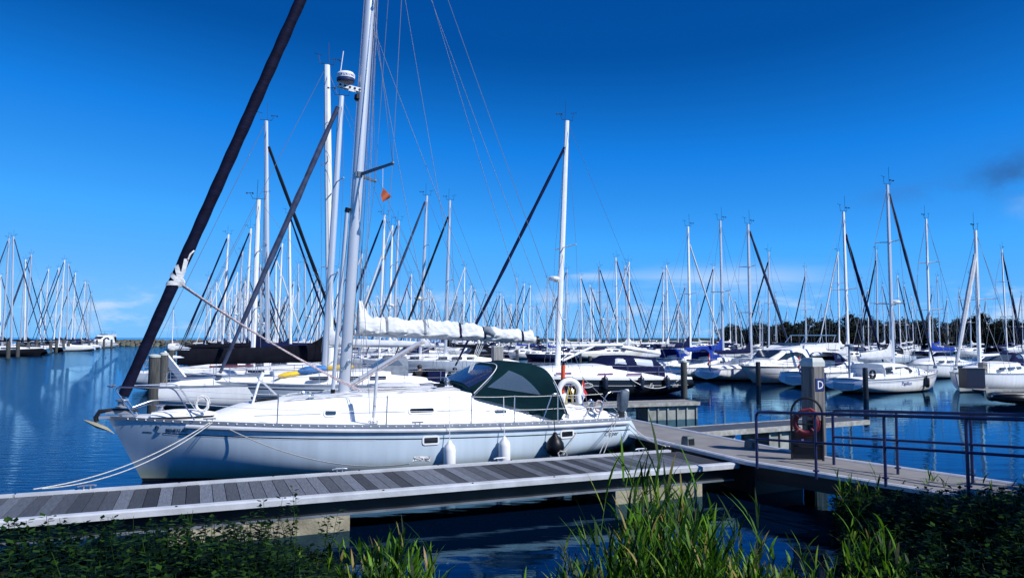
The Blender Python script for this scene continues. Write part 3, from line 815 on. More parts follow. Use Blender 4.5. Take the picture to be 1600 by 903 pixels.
def sailboat(name, label, cat='sailboat', L=10.0, B=3.3, zb=1.15, zst=.85, H=14.0, mx=.42, rake=2.0, hull=None, cover=None, furl=None, hood=None,
             near=False, spread=2, wire=.009, boomz=2.2, boomL=.40, cab=1.0, group=None, mastm=None, radar=False, heel=0.0, mw=.115, coverh=.20, stripe=None, win=True, keelfull=1.0, furlr=.085, boomm=None, rails=True, low=.10):
    h = Hull(L, B, zb, zst, full=keelfull, rake=.55 * L / 10, tr=.25)
    root = thing(name, label, cat, group=group)
    root['mast_top'] = 0.0; del root['mast_top']
    h.mesh(22 if near else 14, 10 if near else 7).build('hull', hull or HULLW, root, weld=True)
    h.deck(ns=16 if near else 8).build('deck', DECKW, root, smooth=60)
    for sd in (-1, 1):
        if near: h.strip(.0, 1, -.035, .03, sd, .02).build('toe_rail', TOERAIL if hull is not HULLK else WHITE, root, smooth=0)
        if stripe: h.strip(.03, .99, .16, .20, sd, .005).build('hull_stripe', stripe, root, smooth=0)
    if near:
        a_ = [h.pt(1, z, -1) for z in (zst * .78, zst * .30)]; tr_ = MB(); w_ = h.b(1) * .62
        tr_.loft([[(a_[0].x + .012, -w_, a_[0].z), (a_[0].x + .012, w_, a_[0].z), (a_[1].x + .012, w_ * .8, a_[1].z), (a_[1].x + .012, -w_ * .8, a_[1].z)], [(a_[0].x + .03, -w_ * .96, a_[0].z - .02), (a_[0].x + .03, w_ * .96, a_[0].z - .02), (a_[1].x + .03, w_ * .76, a_[1].z + .02), (a_[1].x + .03, -w_ * .76, a_[1].z + .02)]])
        tr_.build('transom_panel', STRAKE, root, smooth=0)
    x0, x1, x2, xe = L * .20, L * .40, L * .64, L * .93
    zc = 1.15 + .50 * cab; wd = B / 2
    st = [(x0, wd * .30, wd * .22, h.zs(.2) + .05), (x0 + .35, wd * .42, wd * .34, lerp(h.zs(.2), zc, .45)), (x1, wd * .66, wd * .56, zc - .06), (x2 - .3, wd * .74, wd * .62, zc + .03), (x2, wd * .74, wd * .62, zc), (x2 + .03, wd * .74, wd * .62, zc - .12, wd * .42, h.zs(.7) - .35), (L * .78, wd * .74, wd * .64, h.zs(.8) + .30, wd * .42, h.zs(.8) - .35), (xe, wd * .62, wd * .52, h.zs(.93) + .2, wd * .42, h.zs(.9) - .35), (L * .985, wd * .6, wd * .5, h.zs(1) + .04, wd * .42, h.zs(.9) - .35)]
    cb = MB(); cb.loft(cabin_rings(st, h), True, True)
    cabin = cb.build('cabin', WHITE, root, smooth=40)
    if win:
        for sd in (-1, 1):
            for xa, xb in ((.33, .40), (.44, .52), (.56, .62)):
                w = MB(); 
                for k in range(1): pass
                ya = lerp(wd * .66, wd * .74, (xa - .4) / .24) if xa > .4 else wd * .60
                zz = lerp(h.zs(xa), zc, .52)
                yy = wd * (.66 if xa < .42 else .70)
                w.loft([[(x * L, sd * (yy + dy), zz + dz) for dy, dz in ((-.10, -.055 if near else -.10), (.025, -.055 if near else -.10), (-.005, .065 if near else .10), (-.10, .065 if near else .10))] for x in (xa, xb)])
                w.build('window', DARKW, cabin, smooth=0)
    # spars
    mxb = mx * L; mb_ = Vector((mxb, 0, zc)); mt = Vector((mxb + (H - zc) * math.tan(R(rake)), (H - zc) * math.tan(R(heel)), H))
    m = MB(); mast_mesh(m, mb_, mt, mw, mw * .72)
    mast = m.build('mast', mastm or ALUW, root)
    P = lambda z: mb_.lerp(mt, (z - zc) / (H - zc))
    masthead_gear(mast, mt, max(.012, wire))
    sp = []
    for k in range(spread):
        z = zc + (H - zc) * (k + 1) / (spread + 1) * (1.02 if spread > 1 else .95); p = P(z); w = wd * (.62 if k == 0 else .5)
        s = MB()
        for sd in (-1, 1):
            s.tube([p, p + Vector((.18, sd * w, .05))], .028 if wire < .012 else .035, 5)
        s.build('spreader', mastm or ALUW, mast); sp.append((p, w))
    if radar:
        q = MB(); p = P(zc + (H - zc) * .34); q.lathe([(.0, 0), (.24, .02), (.28, .08), (.27, .17), (.18, .22), (0, .23)], p + Vector((-.38, 0, 0)), 14); q.tube([p + Vector((-.38, 0, -.02)), p], .05, 6)
        q.build('radar_dome', WHITE, mast)
    rg = MB(); t3 = mx + .03
    for sd in (-1, 1):
        cp = Vector((t3 * L, sd * h.b(t3) * .93, h.zs(t3)))
        tips = [p + Vector((.18, sd * w, .05)) for p, w in sp]
        pl = [cp] + tips + [mt - Vector((0, 0, .15))]
        for a, b in zip(pl, pl[1:]): rg.tube([a, b], wire, 4, caps=False)
        if sp:
            rg.tube([cp + Vector((-.4, 0, 0)), sp[0][0]], wire, 4, caps=False)
    rg.tube([mt, (L * .99, 0, h.zs(1) + .05)], wire, 4, caps=False)
    if furl is None: rg.tube([mt - Vector((0, 0, .1)), (.15, 0, zb + .1)], wire, 4, caps=False)
    rg.build('rigging', WIRE, root, smooth=0)
    if furl is not None:
        a = Vector((.18, 0, zb + .35)); b = mt - Vector((.15, 0, .5 if spread > 1 else 1.4)); f = MB()
        N = 14; f.tube([a.lerp(b, i / N) for i in range(N + 1)], [furlr * (.55 + .6 * math.sin(math.pi * min(1, .2 + .8 * (1 - i / N))) ** 1) * (1 + .12 * math.sin(i * 2.3)) for i in range(N + 1)], 7)
        f.lathe([(.06, 0), (.11, .02), (.11, .1), (.05, .14)], (.15, 0, zb + .14), 8)
        f.build('furled_jib', furl, root)
    g = P(max(boomz, zc + .35)); e = Vector((mxb + boomL * L, 0, g.z - .05))
    bm_ = MB(); bm_.tube([g + Vector((.1, 0, -.06)), e], .075, 7); boom = bm_.build('boom', boomm or mastm or ALUW, root)
    if cover is not None:
        boom_cover_mesh(g + Vector((.12, 0, .03)), e + Vector((-.15, 0, .03)), coverh, coverh * .62, .14, seed=len(label), n=14 if near else 9, low=low).build('sail_cover', cover, boom, smooth=50)
    k = MB(); k.tube([P(zc + .15), g.lerp(e, .30)], .03, 5); k.build('boom_vang', mastm or ALUW, root)
    if hood is not None:
        w = wd * .60; a = [(x2 - .55, zc - .08, w, x2 - .65, zc + .04), (x2 - .1, zc - .2, w * 1.03, x2 + .05, zc + .55), (x2 + (.75 if near else 1.5), h.zs(.72) + .3, w * 1.05, x2 + (.75 if near else 1.45), zc + .58)]
        f = hood_points(a); hd = hood_mesh(f, 6, 12, 2).build('sprayhood', hood, root, smooth=50)
        hood_patch(f, ((.15, .36), (.8, .36), (.8, .64), (.15, .64)), n=3).build('hood_window', PLASTIC, hd, smooth=60)
        for va, vb in ((.10, .24), (.90, .76)):
            hood_patch(f, ((.9, va), (1.7, va), (1.45, vb), (.75, vb)), n=3).build('hood_window', PLASTIC, hd, smooth=60)
    if rails:
        rl = MB(); r = .013 if near else max(.014, wire)
        for sd in (-1, 1):
            top = []; mid = []
            for t in (.05, .2, .36, .52, .68, .83, .97):
                q = Vector((t * L + .02, sd * (h.b(t) - .06), h.zs(t))); rl.tube([q, q + Vector((0, 0, .58))], r, 4); top.append(q + Vector((0, 0, .58))); mid.append(q + Vector((0, 0, .3)))
            rl.tube(top, r * .7, 4); rl.tube(mid, r * .6, 4)
        for t in (.05, .97):
            q = Vector((t * L + .02, (h.b(t) - .06), h.zs(t) + .58)); q2 = Vector((q.x, -q.y, q.z)); xx = -.1 if t < .5 else L + .05
            rl.tube(fillet([q, (xx, q.y * .7, q.z + .02), (xx, -q.y * .7, q.z + .02), q2], .2), r, 5)
        rl.build('guard_rail', STEEL, root, smooth=0)
    return root, h, mt

def put(root, x, y, heading, z=0): root.location = (x, y, z); root.rotation_euler.z = heading
def put_bow(root, px, d, heading):
    p = at_d(px, 500, d); put(root, p.x, p.y, heading)
def put_mast(root, mt, px, py, heading, H):
    """so that the mast truck stands under photo pixel px, py at its real height H"""
    s = root.scale[0]; T = at_z(px, py, H * s); c, q = math.cos(heading), math.sin(heading)
    x, y = mt.x * s, mt.y * s
    put(root, T.x - (x * c - y * q), T.y - (x * q + y * c), heading)
    return T
HD = R(21.5)                       # boats lie across the walkway; bow out (left) = HD, bow in (right) = HD + pi
# ================================================================== THE BIG SAILBOAT IN FRONT
MH = R(21.2)
mw_ = at_z(222, 751, 0)
MO = Vector((mw_.x - .65 * math.cos(MH), mw_.y - .65 * math.sin(MH), 0))
def main_w(x, y, z): return Vector((MO.x + x * math.cos(MH) - y * math.sin(MH), MO.y + x * math.sin(MH) + y * math.cos(MH), z))
def build_main():
    root = thing('sailboat', 'large white sailboat with dark furled genoa and green sprayhood moored along the planked pier', 'sailboat', MO, MH)
    h = Hull(11.15, 3.8, 1.29, .98, dip=.055, stern=.74, smax=.58, rake=.66, tr=.30)
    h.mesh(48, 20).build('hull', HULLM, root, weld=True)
    h.deck(.06, 40).build('deck', DECKW, root, smooth=60)
    L = h.L
    for sd in (-1, 1):
        h.strip(.0, 1, -.045, .02, sd, .018, 60).build('toe_rail', TOERAIL, root, smooth=0)
        if sd < 0:
            sc = MB()
            for i in range(64):
                t = .035 + .95 * i / 63; p = h.pt(t, h.zs(t) + .012, sd, .019)
                sc.lathe([(.016, 0), (.014, .006), (0, .008)], p, 7, Matrix.Rotation(R(90), 4, 'X'))
            sc.build('rail_fastener', WHITEF, root, smooth=0)
        st = MB(); st.tube(h.line(.13, .985, .085, sd, .012, 60), .048, 10, flat=1.0); st.build('rubbing_strake', STRAKE, root)
        s1 = MB(); h.strip(.085, .985, .235, .255, sd, .004, 60, s1); s1.build('hull_stripe', TEXTK, root, smooth=0)
        s2 = MB(); h.strip(.085, .45, .262, .27, sd, .004, 40, s2); s2.build('hull_stripe', WHITE, root, smooth=0)
        for x, z in ((6.15, .785), (9.32, .745)):
            port_light(h.frame(x, z, sd, .004), .29, .115, root, 'hull_window', .02, .035)
    st0 = MB(); h.strip(.05, .066, .235, .25, -1, .004, 6, st0); st0.build('hull_stripe', TEXTK, root, smooth=0)
    # lettering on the topsides (as in the photo)
    M = h.frame(1.02, 1.03, -1, .004); lettering('BENETEAU', .10, M, TEXTK, root, sx=.95)
    em = MB(); M2 = h.frame(.88, 1.07, -1, .006)
    em.tube([M2 @ Vector(p) for p in ((-.045, .02, 0), (-.05, .055, 0), (-.02, .08, 0), (.02, .065, 0), (.02, .03, 0), (-.02, -.005, 0), (-.03, -.04, 0), (.0, -.065, 0), (.05, -.06, 0))], [.008, .014, .018, .018, .016, .018, .016, .012, .006], 6, flat=.3)
    em.tube([M2 @ Vector(p) for p in ((-.045, .022, 0), (-.075, .012, 0))], .007, 5, flat=.4)
    em.build('emblem', TEXTK, root)
    lettering('Clipper', .135, h.frame(10.26, .635, -1, .004), TEXTK, root, shear=.35)
    sm = MB(); 
    for k, (x, z) in enumerate(((10.62, .30), (10.68, .315), (10.74, .32), (10.79, .325))): sm.box(h.frame(x, z, -1, .006).translation, (.04, .01, .05 + .02 * (k % 2)), 0)
    sm.build('exhaust_outlet', BLACK, root)
    # coachroof and cockpit coamings
    stn = [(1.95, .42, .30, 1.27), (2.15, .55, .40, 1.34), (2.55, .70, .52, 1.46), (3.3, .90, .70, 1.54), (4.6, 1.10, .86, 1.62), (5.8, 1.22, .95, 1.68), (6.9, 1.30, 1.0, 1.71), (7.42, 1.33, 1.02, 1.70),
           (7.46, 1.33, 1.03, 1.66, .72, .85), (8.4, 1.36, 1.10, 1.47, .72, .62), (9.2, 1.36, 1.12, 1.36, .72, .60), (10.2, 1.30, 1.08, 1.27, .72, .60), (10.75, 1.24, 1.04, 1.14, .72, .60), (11.0, 1.2, 1.0, 1.02, .72, .60)]
    cb = MB(); cb.loft(cabin_rings(stn, h), True, True); cab = cb.build('coachroof', WHITE, root, smooth=38)
    def cab_frame(x, f, sd):
        for a, b in zip(stn, stn[1:]):
            if a[0] <= x <= b[0]:
                r = (x - a[0]) / (b[0] - a[0]); row = [lerp(p, q, r) for p, q in zip(a[:4], b[:4])]
                q0, q1 = a, b
        zd = h.zs(x / L) - .01; lo = Vector((x, sd * row[1], zd)); hi = Vector((x, sd * (row[2] + .015), row[3] - .045)); mid = Vector((x, sd * lerp(row[1], row[2], .5), zd + (row[3] - zd) * .55))
        p = lo.lerp(mid, f / .55) if f < .55 else mid.lerp(hi, (f - .55) / .45); up = (mid - lo) if f < .55 else (hi - mid)
        wa = Vector((q0[0], sd * lerp(q0[1], q0[2], .4), 0)); wb_ = Vector((q1[0], sd * lerp(q1[1], q1[2], .4), 0)); d = (wb_ - wa).normalized()
        M = frame_matrix(p, d if sd < 0 else -d, up); M.translation = p + M.col[2].to_3d() * .006
        return M
    for sd in (-1, 1):
        for x, w, hh, gl in ((4.25, .22, .095, BLUEW), (6.16, .52, .095, DARKW), (7.93, .28, .085, BLUEW), (8.72, .22, .075, BLUEW)):
            port_light(cab_frame(x, .42, sd), w, hh, cab, 'window', .035, .03, gl)
        hr = MB()
        for xs in ((3.35, 4.95), (5.7, 7.1)):
            pts = []
            for i in range(9):
                x = lerp(xs[0], xs[1], i / 8); 
                for a, b in zip(stn, stn[1:]):
                    if a[0] <= x <= b[0]: r = (x - a[0]) / (b[0] - a[0]); wt = lerp(a[2], b[2], r); zt = lerp(a[3], b[3], r)
                pts.append((x, sd * (wt - .10), zt + .015 + (.055 if i % 4 else .0)))
            hr.tube(pts, .016, 6)
        hr.build('handrail', STRAKE, cab)
    gl = MB()
    for sd in (-1,):
        gl.tube([cab_frame(x, .40, sd).translation for x in (2.75, 3.2, 3.6, 4.05)], .006, 4); gl.tube([cab_frame(x, .40, sd).translation for x in (4.45, 5.0, 5.5, 5.82)], .006, 4); gl.tube([cab_frame(x, .40, sd).translation for x in (6.5, 7.0, 7.4, 7.7)], .006, 4)
    gl.build('window_groove', TOERAIL, cab)
    lettering('BENETEAU', .062, cab_frame(8.23, .38, -1), TOERAIL, cab)
    # raised foredeck hatches, open
    hc = MB(); Mh = Matrix.Rotation(R(-58), 3, 'Y'); hc.box((3.02, 0, 1.86), (.52, .52, .035), M=Matrix.Rotation(R(44), 3, 'Y')); hc.build('open_hatch', STRAKE, root, smooth=0)
    hg = MB(); hg.box((2.98, 0, 1.60), (.54, .54, .03)); hg.build('hatch_coaming', BLACKP, root, smooth=0)
    vp = MB(); vp.tube([(2.72, -.35, 1.50), (2.86, -.30, 2.02)], .026, 8); vp.tube([(2.86, -.30, 2.0), (2.93, -.28, 2.16)], .04, 8); vp.build('hatch_prop', FENDW, root)
    # blue roof hatch and a grey sail bag lying by the mast
    rh = MB(); rh.box((5.55, .05, 1.80), (.62, .55, .05)); rh.build('roof_hatch', TOERAIL, root, smooth=0)
    rb = MB(); rb.box((5.55, .05, 1.832), (.52, .46, .02)); rb.build('hatch_glass', BLUEW, root, smooth=0)
    # mast
    zb_ = 1.66; H = 15.3; mt = Vector((4.66 + (H - zb_) * math.tan(R(3.0)), 0, H)); mb0 = Vector((4.66, 0, zb_))
    P = lambda z: mb0.lerp(mt, (z - zb_) / (H - zb_))
    m = MB(); mast_mesh(m, mb0, mt, .125, .085, 20, .9); mast = m.build('mast', ALU, root)
    masthead_gear(mast, mt, .012)
    tr = MB(); tr.tube([P(1.9) + Vector((.124, 0, 0)), P(H - .4) + Vector((.115, 0, 0))], .012, 5); tr.build('sail_track', DARKST, mast)
    for k, (x, y, z) in enumerate(((.05, -.10, 2.35), (-.08, -.10, 2.2), (.06, -.10, 2.75))):
        w = MB(); p = P(z) + Vector((x, y, 0)); Mx = Matrix.Rotation(R(90), 4, 'X'); w.lathe([(.045, 0), (.035, .03), (.03, .06), (.04, .09), (.03, .1)], p, 12, Mx); w.build('mast_winch', STEEL, mast)
    tips = {}
    for z, w in ((6.6, 1.0), (11.3, .8)):
        for sd in (-1, 1):
            p = P(z); q = p + Vector((.58, sd * w, .10)); s = MB(); s.tube([p, q], [.050, .034], 8, flat=.5)
            s.lathe([(.03, -.03), (.045, 0), (.03, .04)], q, 8); s.box(p + Vector((0, sd * .07, 0)), (.16, .08, .12))
            s.build('spreader', DARKST if False else mat('spreader_grey', (.12, .16, .20), .45, metal=.3), mast); tips[(z, sd)] = q
    # radar
    p = P(8.66); r = MB(); c = p + Vector((-.42, 0, .03))
    r.lathe([(.0, .03), (.18, .03), (.205, .05), (.205, .12)], c, 28); rd = r.build('radar_dome', mat('radar_blue', (.015, .03, .12), .4), mast)
    r2 = MB(); r2.lathe([(.207, .11), (.21, .20), (.175, .245), (.09, .262), (0, .265)], c, 28); r2.build('dome_cap', FENDW, rd)
    br = MB(); br.bar(p + Vector((-.6, -.06, -.02)), p + Vector((-.05, -.06, -.10)), .012, .09); br.bar(p + Vector((-.6, .06, -.02)), p + Vector((-.05, .06, -.10)), .012, .09); br.build('radar_bracket', FENDW, rd, smooth=0)
    ho = MB()
    for i in range(5):
        q = p + Vector((-.55 + .11 * i, -.07, -.028 - .016 * i)); ho.lathe([(.028, 0), (.028, .004)], q, 10, Matrix.Rotation(R(90), 4, 'X'))
    ho.build('bracket_hole', BLACKP, rd)
    ln = MB(); ln.lathe([(.05, -.1), (.075, -.06), (.06, .04), (.03, .06)], p + Vector((-.15, 0, -.24)), 10); ln.build('deck_light', BLACK, mast)
    for i, ch in enumerate('FURUNO'):
        ang = R(-90 - 42 - MH * 0 + (i - 2.5) * 14.5); ang = R(-82 + (i - 2.5) * 15.5)
        o = c + Vector((math.cos(ang) * .2105, math.sin(ang) * .2105, .135)); tx = Vector((-math.sin(ang), math.cos(ang), 0))
        lettering(ch, .066, frame_matrix(o - tx * .026, tx, (0, 0, 1)), TEXTB, rd, 'lettering')
    an = MB(); an.tube([c + Vector((-.12, 0, .25)), c + Vector((-.06, 0, .75))], .01, 5); an.build('whip_antenna', FENDW, rd)
    # spinnaker pole stowed up the front of the mast
    s = MB(); a = Vector((4.42, -.03, 1.72)); b = P(5.72) + Vector((-.20, -.03, 0)); s.tube([a, b], .045, 12); pole = s.build('spinnaker_pole', ALU, root)
    s = MB(); s.tube([b, b + Vector((.02, 0, .1))], .058, 10); s.tube([a - Vector((0, 0, .08)), a + Vector((0, 0, .03))], .05, 10); s.bar(b + Vector((0, 0, .06)), P(5.8), .05, .06); s.build('pole_fitting', BLACK, pole)
    # lines led aft over the roof, clutches and vents
    for k in range(4):
        y_ = -.34 - .09 * k; cl_ = MB(); cl_.tube([(4.85, -.12 - .03 * k, 1.74), (5.15, y_, 1.76), (6.2, y_ - .03, 1.785), (7.0, y_ - .05, 1.80)], .010, 5); cl_.build('control_line', (WIREW, STRIPED, TEXTB, WIREW)[k], root)
        bx_ = MB(); bx_.box((6.72, y_ - .045, 1.82), (.17, .05, .07)); bx_.build('rope_clutch', BLACK, root, smooth=0)
    for y_ in (-.62, .62):
        ve = MB(); ve.lathe([(.05, -.02), (.05, .05), (.04, .09), (.0, .1)], (3.9, y_, 1.60), 12); ve.tube([(3.9, y_, 1.64), (3.83, y_, 1.66)], .045, 8); ve.build('vent_cowl', STEEL, root)
    cu_ = MB(); rings = []
    for i in range(11):
        t = i / 10; x = lerp(5.35, 6.35, t); s_ = math.sin(math.pi * (.08 + .84 * t)) ** .5
        rings.append([(x, -.05 + .34 * s_ * math.cos(a), 1.80 + .085 * s_ * max(-.2, math.sin(a))) for a in (2 * math.pi * q / 12 for q in range(12))])
    cu_.loft(rings); cu_.build('hatch_cover', SILVERC, root, smooth=60)
    # boom and furled main
    g = Vector((4.88, 0, 3.02)); e = Vector((9.36, 0, 2.83)); bo = MB(); bo.tube([g, e], .085, 12, flat=.75); boom = bo.build('boom', STRAKE, root)
    bc = MB(); bc.tube([e + Vector((-.03, 0, 0)), e + Vector((.03, 0, 0))], .10, 12); bc.build('boom_end', BLACK, boom)
    mb = MB(); n = 150; k = 26; rings = []; rn = random.Random(3)
    ties = [.155, .365, .565, .705, .93]
    for i in range(n + 1):
        t = i / n; cc = (g + Vector((.06, 0, .05))).lerp(e + Vector((-.10, 0, .04)), t)
        hgt = lerp(.34, .19, t) + .34 * max(0, 1 - t / .07) ** 1.2 + .05 * math.exp(-((t - .40) / .06) ** 2) - .05 * math.exp(-((t - .80) / .03) ** 2) + .05 * math.exp(-((t - .76) / .02) ** 2)
        pin = min(abs(t - q) for q in ties); sq = 1 - .13 * math.exp(-(pin / .012) ** 2)
        ring = []
        for q in range(k):
            a = 2 * math.pi * q / k; z, y = math.sin(a), math.cos(a)
            fold = .26 * (abs(noise.noise((t * 22 + a * 1.3, a * .5, 6.1))) - .25) + .16 * noise.noise((t * 34 + z * 2.2, a * 1.6, 1.7)) + .30 * noise.noise((t * 12 - z * 1.5, a * 0.9, 4.2)) + .22 * abs(noise.noise((t * 26 + z * 5, a * 1.2, 9))) - .06 
            f = sq * (1 + fold * (1 if 0 < t < 1 else .2))
            end = .6 if i in (0, n) else 1
            zz = (hgt * z if z > 0 else .10 * z) ; yy = y * lerp(.16, .115, t) * (1 - .3 * max(0, z))
            ring.append(cc + Vector((0, yy * f * end, zz * f * end)))
        rings.append(ring)
    mb.loft(rings); fm = mb.build('furled_mainsail', SAILW, boom, smooth=75)
    for q in ties:
        t_ = MB(); i = int(q * n); R3 = []
        for j in (i - 1, i + 1):
            cc = sum((Vector(p) for p in rings[j]), Vector()) / k
            R3.append([cc + (Vector(p) - cc) * 1.06 for p in rings[j]])
        o = [[Vector(p) for p in r] for r in R3]; t_.loft(o, True, False)
        t_.build('sail_tie', NAVY if q > .5 else GREYC, fm, smooth=60)
    lz = MB(); lz.tube([(7.98, -.01, 3.06), (8.06, -.06, 3.05), (8.2, -.12, 2.95)], [.10, .12, .05], 8); lz.build('sail_bunch', GREYC, fm, smooth=60)
    v = MB(); v.tube([P(1.86) + Vector((.15, 0, 0)), Vector((6.42, 0, 2.80))], .045, 10); vang = v.build('boom_vang', ALU, root)
    v = MB(); v.tube([P(1.82) + Vector((.2, -.05, 0)), Vector((6.5, -.03, 2.78))], .014, 6); v.tube([P(1.8) + Vector((.2, -.02, 0)), Vector((6.4, -.08, 2.76))], .010, 6); v.build('vang_tackle', STRIPED, vang)
    # main sheet
    ms = MB()
    for k_, q in enumerate((-.06, -.02, .03, .07)): ms.tube([(7.92 + q * 1.6, -.02 + q, 2.84), (7.48 + q * .5, -.05 + q, 1.80)], .008, 5)
    for q in (-.08, 0, .08): ms.lathe([(.0, -.07), (.035, -.05), (.035, .02), (0, .04)], (7.92 + q * 1.4, q, 2.80), 8)
    ms.build('mainsheet', WIREW, root)
    # furled genoa on its stay
    fa, fb = Vector((.26, 0, 1.72)), mt - Vector((.10, 0, .35)); N = 70; f = MB()
    f.tube([fa.lerp(fb, i / N) for i in range(N + 1)], [(.075 + .048 * math.sin(math.pi * min(1, .06 + .74 * (1 - i / N) ** .8))) * (1 + .045 * math.sin(i * 1.7) + .05 * noise.noise((i * .35, 0, 0))) for i in range(N + 1)], 14)
    gen = f.build('furled_genoa', GENOA, root)
    d = MB(); d.lathe([(.07, 0), (.13, .01), (.13, .03), (.08, .05), (.08, .13), (.13, .15), (.12, .17), (.05, .19)], (.24, 0, 1.48), 16); d.tube([(.20, 0, 1.28), (.26, 0, 1.75)], .025, 8); d.build('furling_drum', TOERAIL, gen)
    cx = fa.lerp(fb, .178); ax = (fb - fa).normalized(); sdv = Vector((0, -1, 0)); fw = ax.cross(sdv)
    tp = MB()
    e1 = (Vector((1, 0, 0)) - ax * ax.x).normalized(); e2 = Vector((0, -1, 0)); ra = .150
    roll = lambda ang, z, r=ra: cx + ax * z + e1 * (math.cos(R(ang)) * r) + e2 * (math.sin(R(ang)) * r)
    ra = .130
    for a1, z1 in ((168, -.13), (158, .10), (132, .31), (72, .50)):
        rows = []; dv = Vector((R(a1 - 30) * ra, z1)).normalized(); wv_ = Vector((-dv.y, dv.x))
        for i in range(13):
            t = i / 12; hw = lerp(.05, .044, t); ca, cz = lerp(30, a1, t), z1 * t
            rows.append([roll(ca + math.degrees(wv_.x * hw * q / ra), cz + wv_.y * hw * q, ra + .006) for q in (-1, -.33, .33, 1)])
        tp.loft(rows, close=False)
    tp.lathe([(.02, -.02), (.10, -.012), (.095, .012), (.02, .02)], roll(33, .0, ra + .004), 14, Matrix.Rotation(R(90), 4, 'X') @ Matrix.Rotation(R(-20), 4, 'Y'))
    tp.tube([roll(60, .50, ra + .01), roll(62, .62, ra + .02), roll(40, .72, ra + .01)], .018, 6)
    tp.build('clew_patch', SAILW, gen, smooth=40)
    js = MB(); q0 = cx + Vector((.15, -.10, -.08))
    for o_ in (0, .035):
        pts = sag(q0 + Vector((0, o_, -o_)), (4.95, -.35, 1.72 + o_), .10, 16); js.tube(pts, .016, 6)
    js.tube([q0 + Vector((.55, 0, -.27)), q0 + Vector((.56, 0, -.48))], .014, 5); js.tube([q0 + Vector((.8, 0, -.38)), q0 + Vector((.82, 0, -.5))], .014, 5)
    js.tube(sag((5.0, -.4, 1.72), (10.2, -1.2, 1.25), .05, 10), .008, 5)
    js.build('jib_sheet', STRIPED, gen)
    # standing and running rigging
    rg = MB(); w = .0065
    for sd in (-1, 1):
        cp = Vector((5.02, sd * 1.62, 1.15)); t1, t2 = tips[(6.6, sd)], tips[(11.3, sd)]
        for a, b in ((cp, t1), (t1, t2), (t2, mt - Vector((0, 0, .2))), (cp + Vector((-.06, 0, 0)), P(6.5)), (t1, P(11.2))): rg.tube([a, b], w, 5, caps=False)
    rg.tube([mt, (10.6, 0, 1.9)], w, 5, caps=False); rg.tube([(10.6, 0, 1.9), (11.2, -.9, 1.0)], w, 5); rg.tube([(10.6, 0, 1.9), (11.2, .9, 1.0)], w, 5)
    rg.build('standing_rigging', WIRE, root, smooth=0)
    hl = MB()
    for a, b, s_ in (((5.28, -.05, H - .1), (9.25, 0, 2.95), .12), ((5.2, -.02, H - .2), (7.4, -.1, 3.0), .05), ((5.2, .05, 10.2), (8.2, .1, 3.0), .06), ((5.2, -.05, 10.2), (6.6, -.1, 3.05), .04), ((5.1, .1, H - .4), (10.9, .9, 1.5), .1)):
        hl.tube(sag(a, b, s_, 10), .0055, 4)
    for x, y in ((.19, -.03), (.24, .04), (.33, -.06), (.40, .02)):
        hl.tube([P(1.75) + Vector((x, y, 0)), P(13.6) + Vector((.12, y * .5, 0))], .0055, 4)
    hl.tube([P(1.75) + Vector((-.17, -.05, 0)), P(13.9) + Vector((-.12, 0, 0))], .006, 4)
    hl.build('halyard', mat('grey_halyard', (.30, .31, .33), .7, var=.3, vscale=30), root, smooth=0)
    sc = MB(); cp = Vector((5.02, -1.62, 1.15)); ti = tips[(6.6, -1)]; sc.tube([cp.lerp(ti, .02), cp.lerp(ti, .185)], .034, 10); sc.build('shroud_cover', STRAKE, root)
    ch = MB()
    ch.tube([cp + Vector((.10 * math.cos(a), .04 * math.sin(a), .03 + .02 * math.sin(3 * a))) for a in (i * .5 for i in range(13))], .009, 6); ch.box(cp + Vector((0, 0, -.03)), (.16, .05, .06)); ch.build('chainplate', STEEL, root)
    # pulpit, pushpit, stanchions, lines
    pu = MB(); r_ = .0145
    for sd in (-1, 1):
        pu.tube(fillet([(.52, sd * .27, 1.30), (.10, sd * .21, 1.91), (1.22, sd * .64, 1.90), (1.62, sd * .93, 1.28)], .14), r_, 8)
        pu.tube(fillet([(.40, sd * .25, 1.46), (.75, sd * .44, 1.58), (1.44, sd * .82, 1.57)], .08), r_ * .8, 8)
    pu.tube(fillet([(.10, -.21, 1.915), (-.02, -.14, 1.93), (-.02, .14, 1.93), (.10, .21, 1.915)], .1), r_, 8)
    pu.build('pulpit', STEEL, root)
    sx = [3.15, 5.25, 7.05, 8.05]
    for sd in (-1, 1):
        for x in sx:
            t = x / L; b = h.b(t) - .06; z = h.zs(t); s = MB(); s.tube([(x, sd * b, z), (x + .02, sd * b, z + .62)], .0135, 8); s.lathe([(.03, 0), (.022, .05)], (x, sd * b, z), 8); s.build('stanchion', STEEL, root)
        gate = MB(); b9 = h.b(9.05 / L) - .06; gz = h.zs(.81)
        gate.tube(fillet([(8.75, sd * b9, gz), (9.0, sd * b9, gz + .64), (9.14, sd * b9, gz + .64), (9.14, sd * b9, gz)], .07), .0135, 8); gate.build('gate_stanchion', STEEL, root)
        li = MB()
        for dz in (.60, .31):
            pts = [Vector((1.45 if dz < .5 else 1.28, sd * .80 if dz < .5 else sd * .70, 1.60 if dz < .5 else 1.86))] + [Vector((x + .02, sd * (h.b(x / L) - .06), h.zs(x / L) + dz)) for x in sx + [9.07]] + [Vector((10.45, sd * 1.34, .98 + dz))]
            for a, b in zip(pts, pts[1:]): li.tube(sag(a, b, .012, 6), .0065, 5)
        li.build('lifeline', WIREW if sd < 0 else WIRE, root, smooth=0)
        pp = MB(); pp.tube(fillet([(10.30, sd * 1.36, .98), (10.48, sd * 1.35, 1.46), (10.62, sd * 1.33, 1.62), (11.12, sd * 1.20, 1.62), (11.18, sd * 1.12, 1.0)], .16), .0145, 8)
